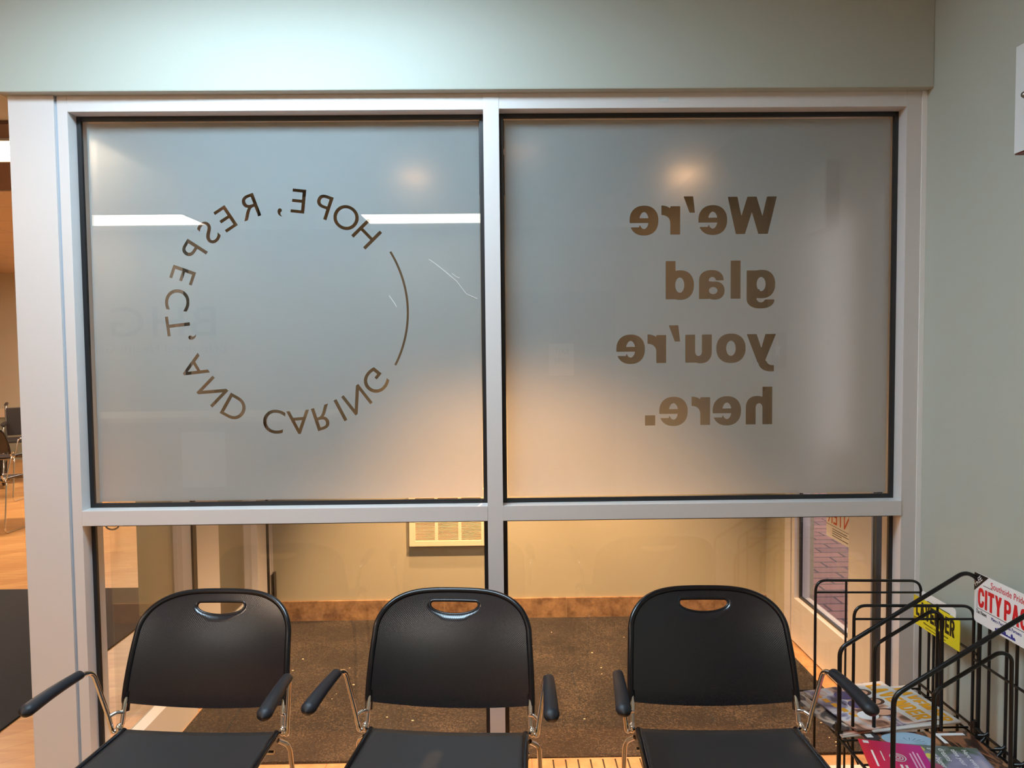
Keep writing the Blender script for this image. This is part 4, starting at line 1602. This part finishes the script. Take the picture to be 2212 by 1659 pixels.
for y, x1_ in ((0.044, 0.20), (0.034, 0.23), (0.024, 0.15), (0.013, 0.21)):
    quad(A, 0.06, y, x1_, y + 0.003, 'text_line', M_INK, t, 0.0004)

# ------------------------------------------------------------------ the hall beside the entry
tag(MB().box((-4.6, -0.35, 0), (-2.03, 2.262, 0.008)).build('floor_mat', M_MAT_DARK, bevel=0.003), 'large black floor mat on the wood floor beyond the post', 'mat')

t = tag(empty('wheelchair', (-5.86, 6.5, 0), R(30)), 'folded black wheelchair with grey seat frame against the hall wall', 'wheelchair')


def wheel(c, r, tr, spokes, name):
    wv = MB()
    wv.tube([(c[0], c[1] + r * math.cos(2 * PI * k / 40), c[2] + r * math.sin(2 * PI * k / 40)) for k in range(40)], tr, 10, closed=True)
    o = wv.build(name, M_BLACK, t)
    sp = MB()
    for k in range(spokes):
        a = 2 * PI * k / spokes + 0.4
        sp.tube([c, (c[0], c[1] + r * math.cos(a), c[2] + r * math.sin(a))], [0.022, 0.014], 8)
    sp.lathe([(0.04, -0.03), (0.045, 0), (0.04, 0.03)], c, 'x', 16)
    sp.build('spokes', M_BLACK, o)
    return o


for s in (-1, 1):
    x = s * 0.26
    wheel((x, 0, 0.305), 0.285, 0.020, 5, 'wheel')
    wheel((x * 0.85, -0.42, 0.10), 0.082, 0.016, 3, 'caster')
    f = MB()
    f.tube(fillet([(x * 0.84, 0.22, 0.93), (x * 0.84, 0.10, 0.90), (x * 0.84, 0.06, 0.5), (x * 0.84, 0.05, 0.28), (x * 0.84, -0.36, 0.26), (x * 0.84, -0.42, 0.12)], 0.05), 0.012, 10)
    f.tube(fillet([(x * 0.84, 0.08, 0.68), (x * 0.84, -0.30, 0.68), (x * 0.84, -0.34, 0.5), (x * 0.84, -0.42, 0.22), (x * 0.84, -0.56, 0.13)], 0.05), 0.011, 10)
    f.tube([(x * 0.84, 0.06, 0.48), (x * 0.84, -0.36, 0.48)], 0.012, 10)
    f.build('frame', M_STEEL, t)
    MB().tube([(x * 0.84, 0.25, 0.925), (x * 0.84, 0.13, 0.912)], 0.018, 10).build('push_handle', M_BLACK, t)
    MB().box((x * 0.84 - 0.025, -0.30, 0.685), (x * 0.84 + 0.025, 0.02, 0.715)).build('armrest', M_BLACK, t, bevel=0.008)
    MB().box((x * 0.84 - 0.07, -0.68, 0.10), (x * 0.84 + 0.07, -0.54, 0.118)).build('footrest', M_BLACK, t, bevel=0.004)
MB().box((-0.215, -0.36, 0.485), (0.215, 0.06, 0.52)).build('seat', M_BLACK, t, bevel=0.01)
MB().box((-0.215, 0.055, 0.54), (0.215, 0.085, 0.88)).build('backrest', M_BLACK, t, bevel=0.01)

# ------------------------------------------------------------------ behind the viewer, seen only as faint reflections in the panes
t = tag(empty('wall_sign', (-3.40, -4.795, 1.45)), 'dark lettered clinic sign mirrored faintly in the pane under the circle', 'sign')
T = axes((0, 0, 0), (-1, 0, 0), (0, 0, 1))
fit_text('BHG', 1.05, 0.30, T, -0.52, 0.24, 'lettering', mat('navy_letter', srgb(38, 48, 70), 0.4), t, 0.03, 0.012)
fit_text('Behavioral Health Group', 1.5, 0.12, T, -0.62, 0.05, 'lettering', mat('navy_letter_small', srgb(60, 70, 90), 0.4), t, 0.01, 0.012)
t = tag(empty('reception_desk', (-2.9, -3.4, 0)), 'reception counter mirrored faintly in the lower part of the circle pane', 'counter')
MB().box((-1.9, -0.3, 0), (1.5, 0.22, 0.98)).build('body', mat('desk_front', srgb(190, 160, 128), 0.5), t)
MB().box((-1.95, -0.35, 0.98), (1.55, 0.30, 1.02)).build('countertop', M_OAK, t, bevel=0.004)
tag(MB().box((-2.53, -3.179, 0.46), (-2.19, -3.177, 0.90)).build('notice_sheet', M_WHITE), 'white notice sheet on the counter front, mirrored under the letters AND', 'notice')
struct(MB().box((0.02, -4.80, 0), (1.14, -4.76, 2.1)).build('door_3', mat('grey_door', srgb(120, 122, 124), 0.5), bevel=0.004), 'grey door behind the viewer')
t = tag(empty('exit_notice', (0.59, -4.758, 1.42)), 'white paper reading EXIT HERE mirrored faintly in the greeting pane', 'notice')
MB().box((-0.125, 0, -0.16), (0.125, 0.001, 0.16)).build('sheet', M_WHITE, t)
fit_text('EXIT', 0.14, 0.05, T, -0.07, 0.06, 'lettering', M_INK, t, 0.0, 0.0015)
fit_text('HERE', 0.14, 0.05, T, -0.07, -0.04, 'lettering', M_INK, t, 0.0, 0.0015)
t = tag(empty('star_plaque', (1.362, -1.07, 1.50)), 'small dark square plaque with white star on the side wall, mirrored beside the greeting', 'plaque')
MB().box((-0.012, -0.085, -0.085), (0, 0.085, 0.085)).build('panel', mat('plaque_grey', srgb(70, 84, 90), 0.5), t, bevel=0.003)
st = [((0.055 if k % 2 == 0 else 0.022) * math.sin(PI * k / 5), (0.055 if k % 2 == 0 else 0.022) * math.cos(PI * k / 5)) for k in range(10)]
flat([st], 0.001, axes((-0.0128, 0, 0), (0, -1, 0), (0, 0, 1)), 'star', M_WHITEINK, t)
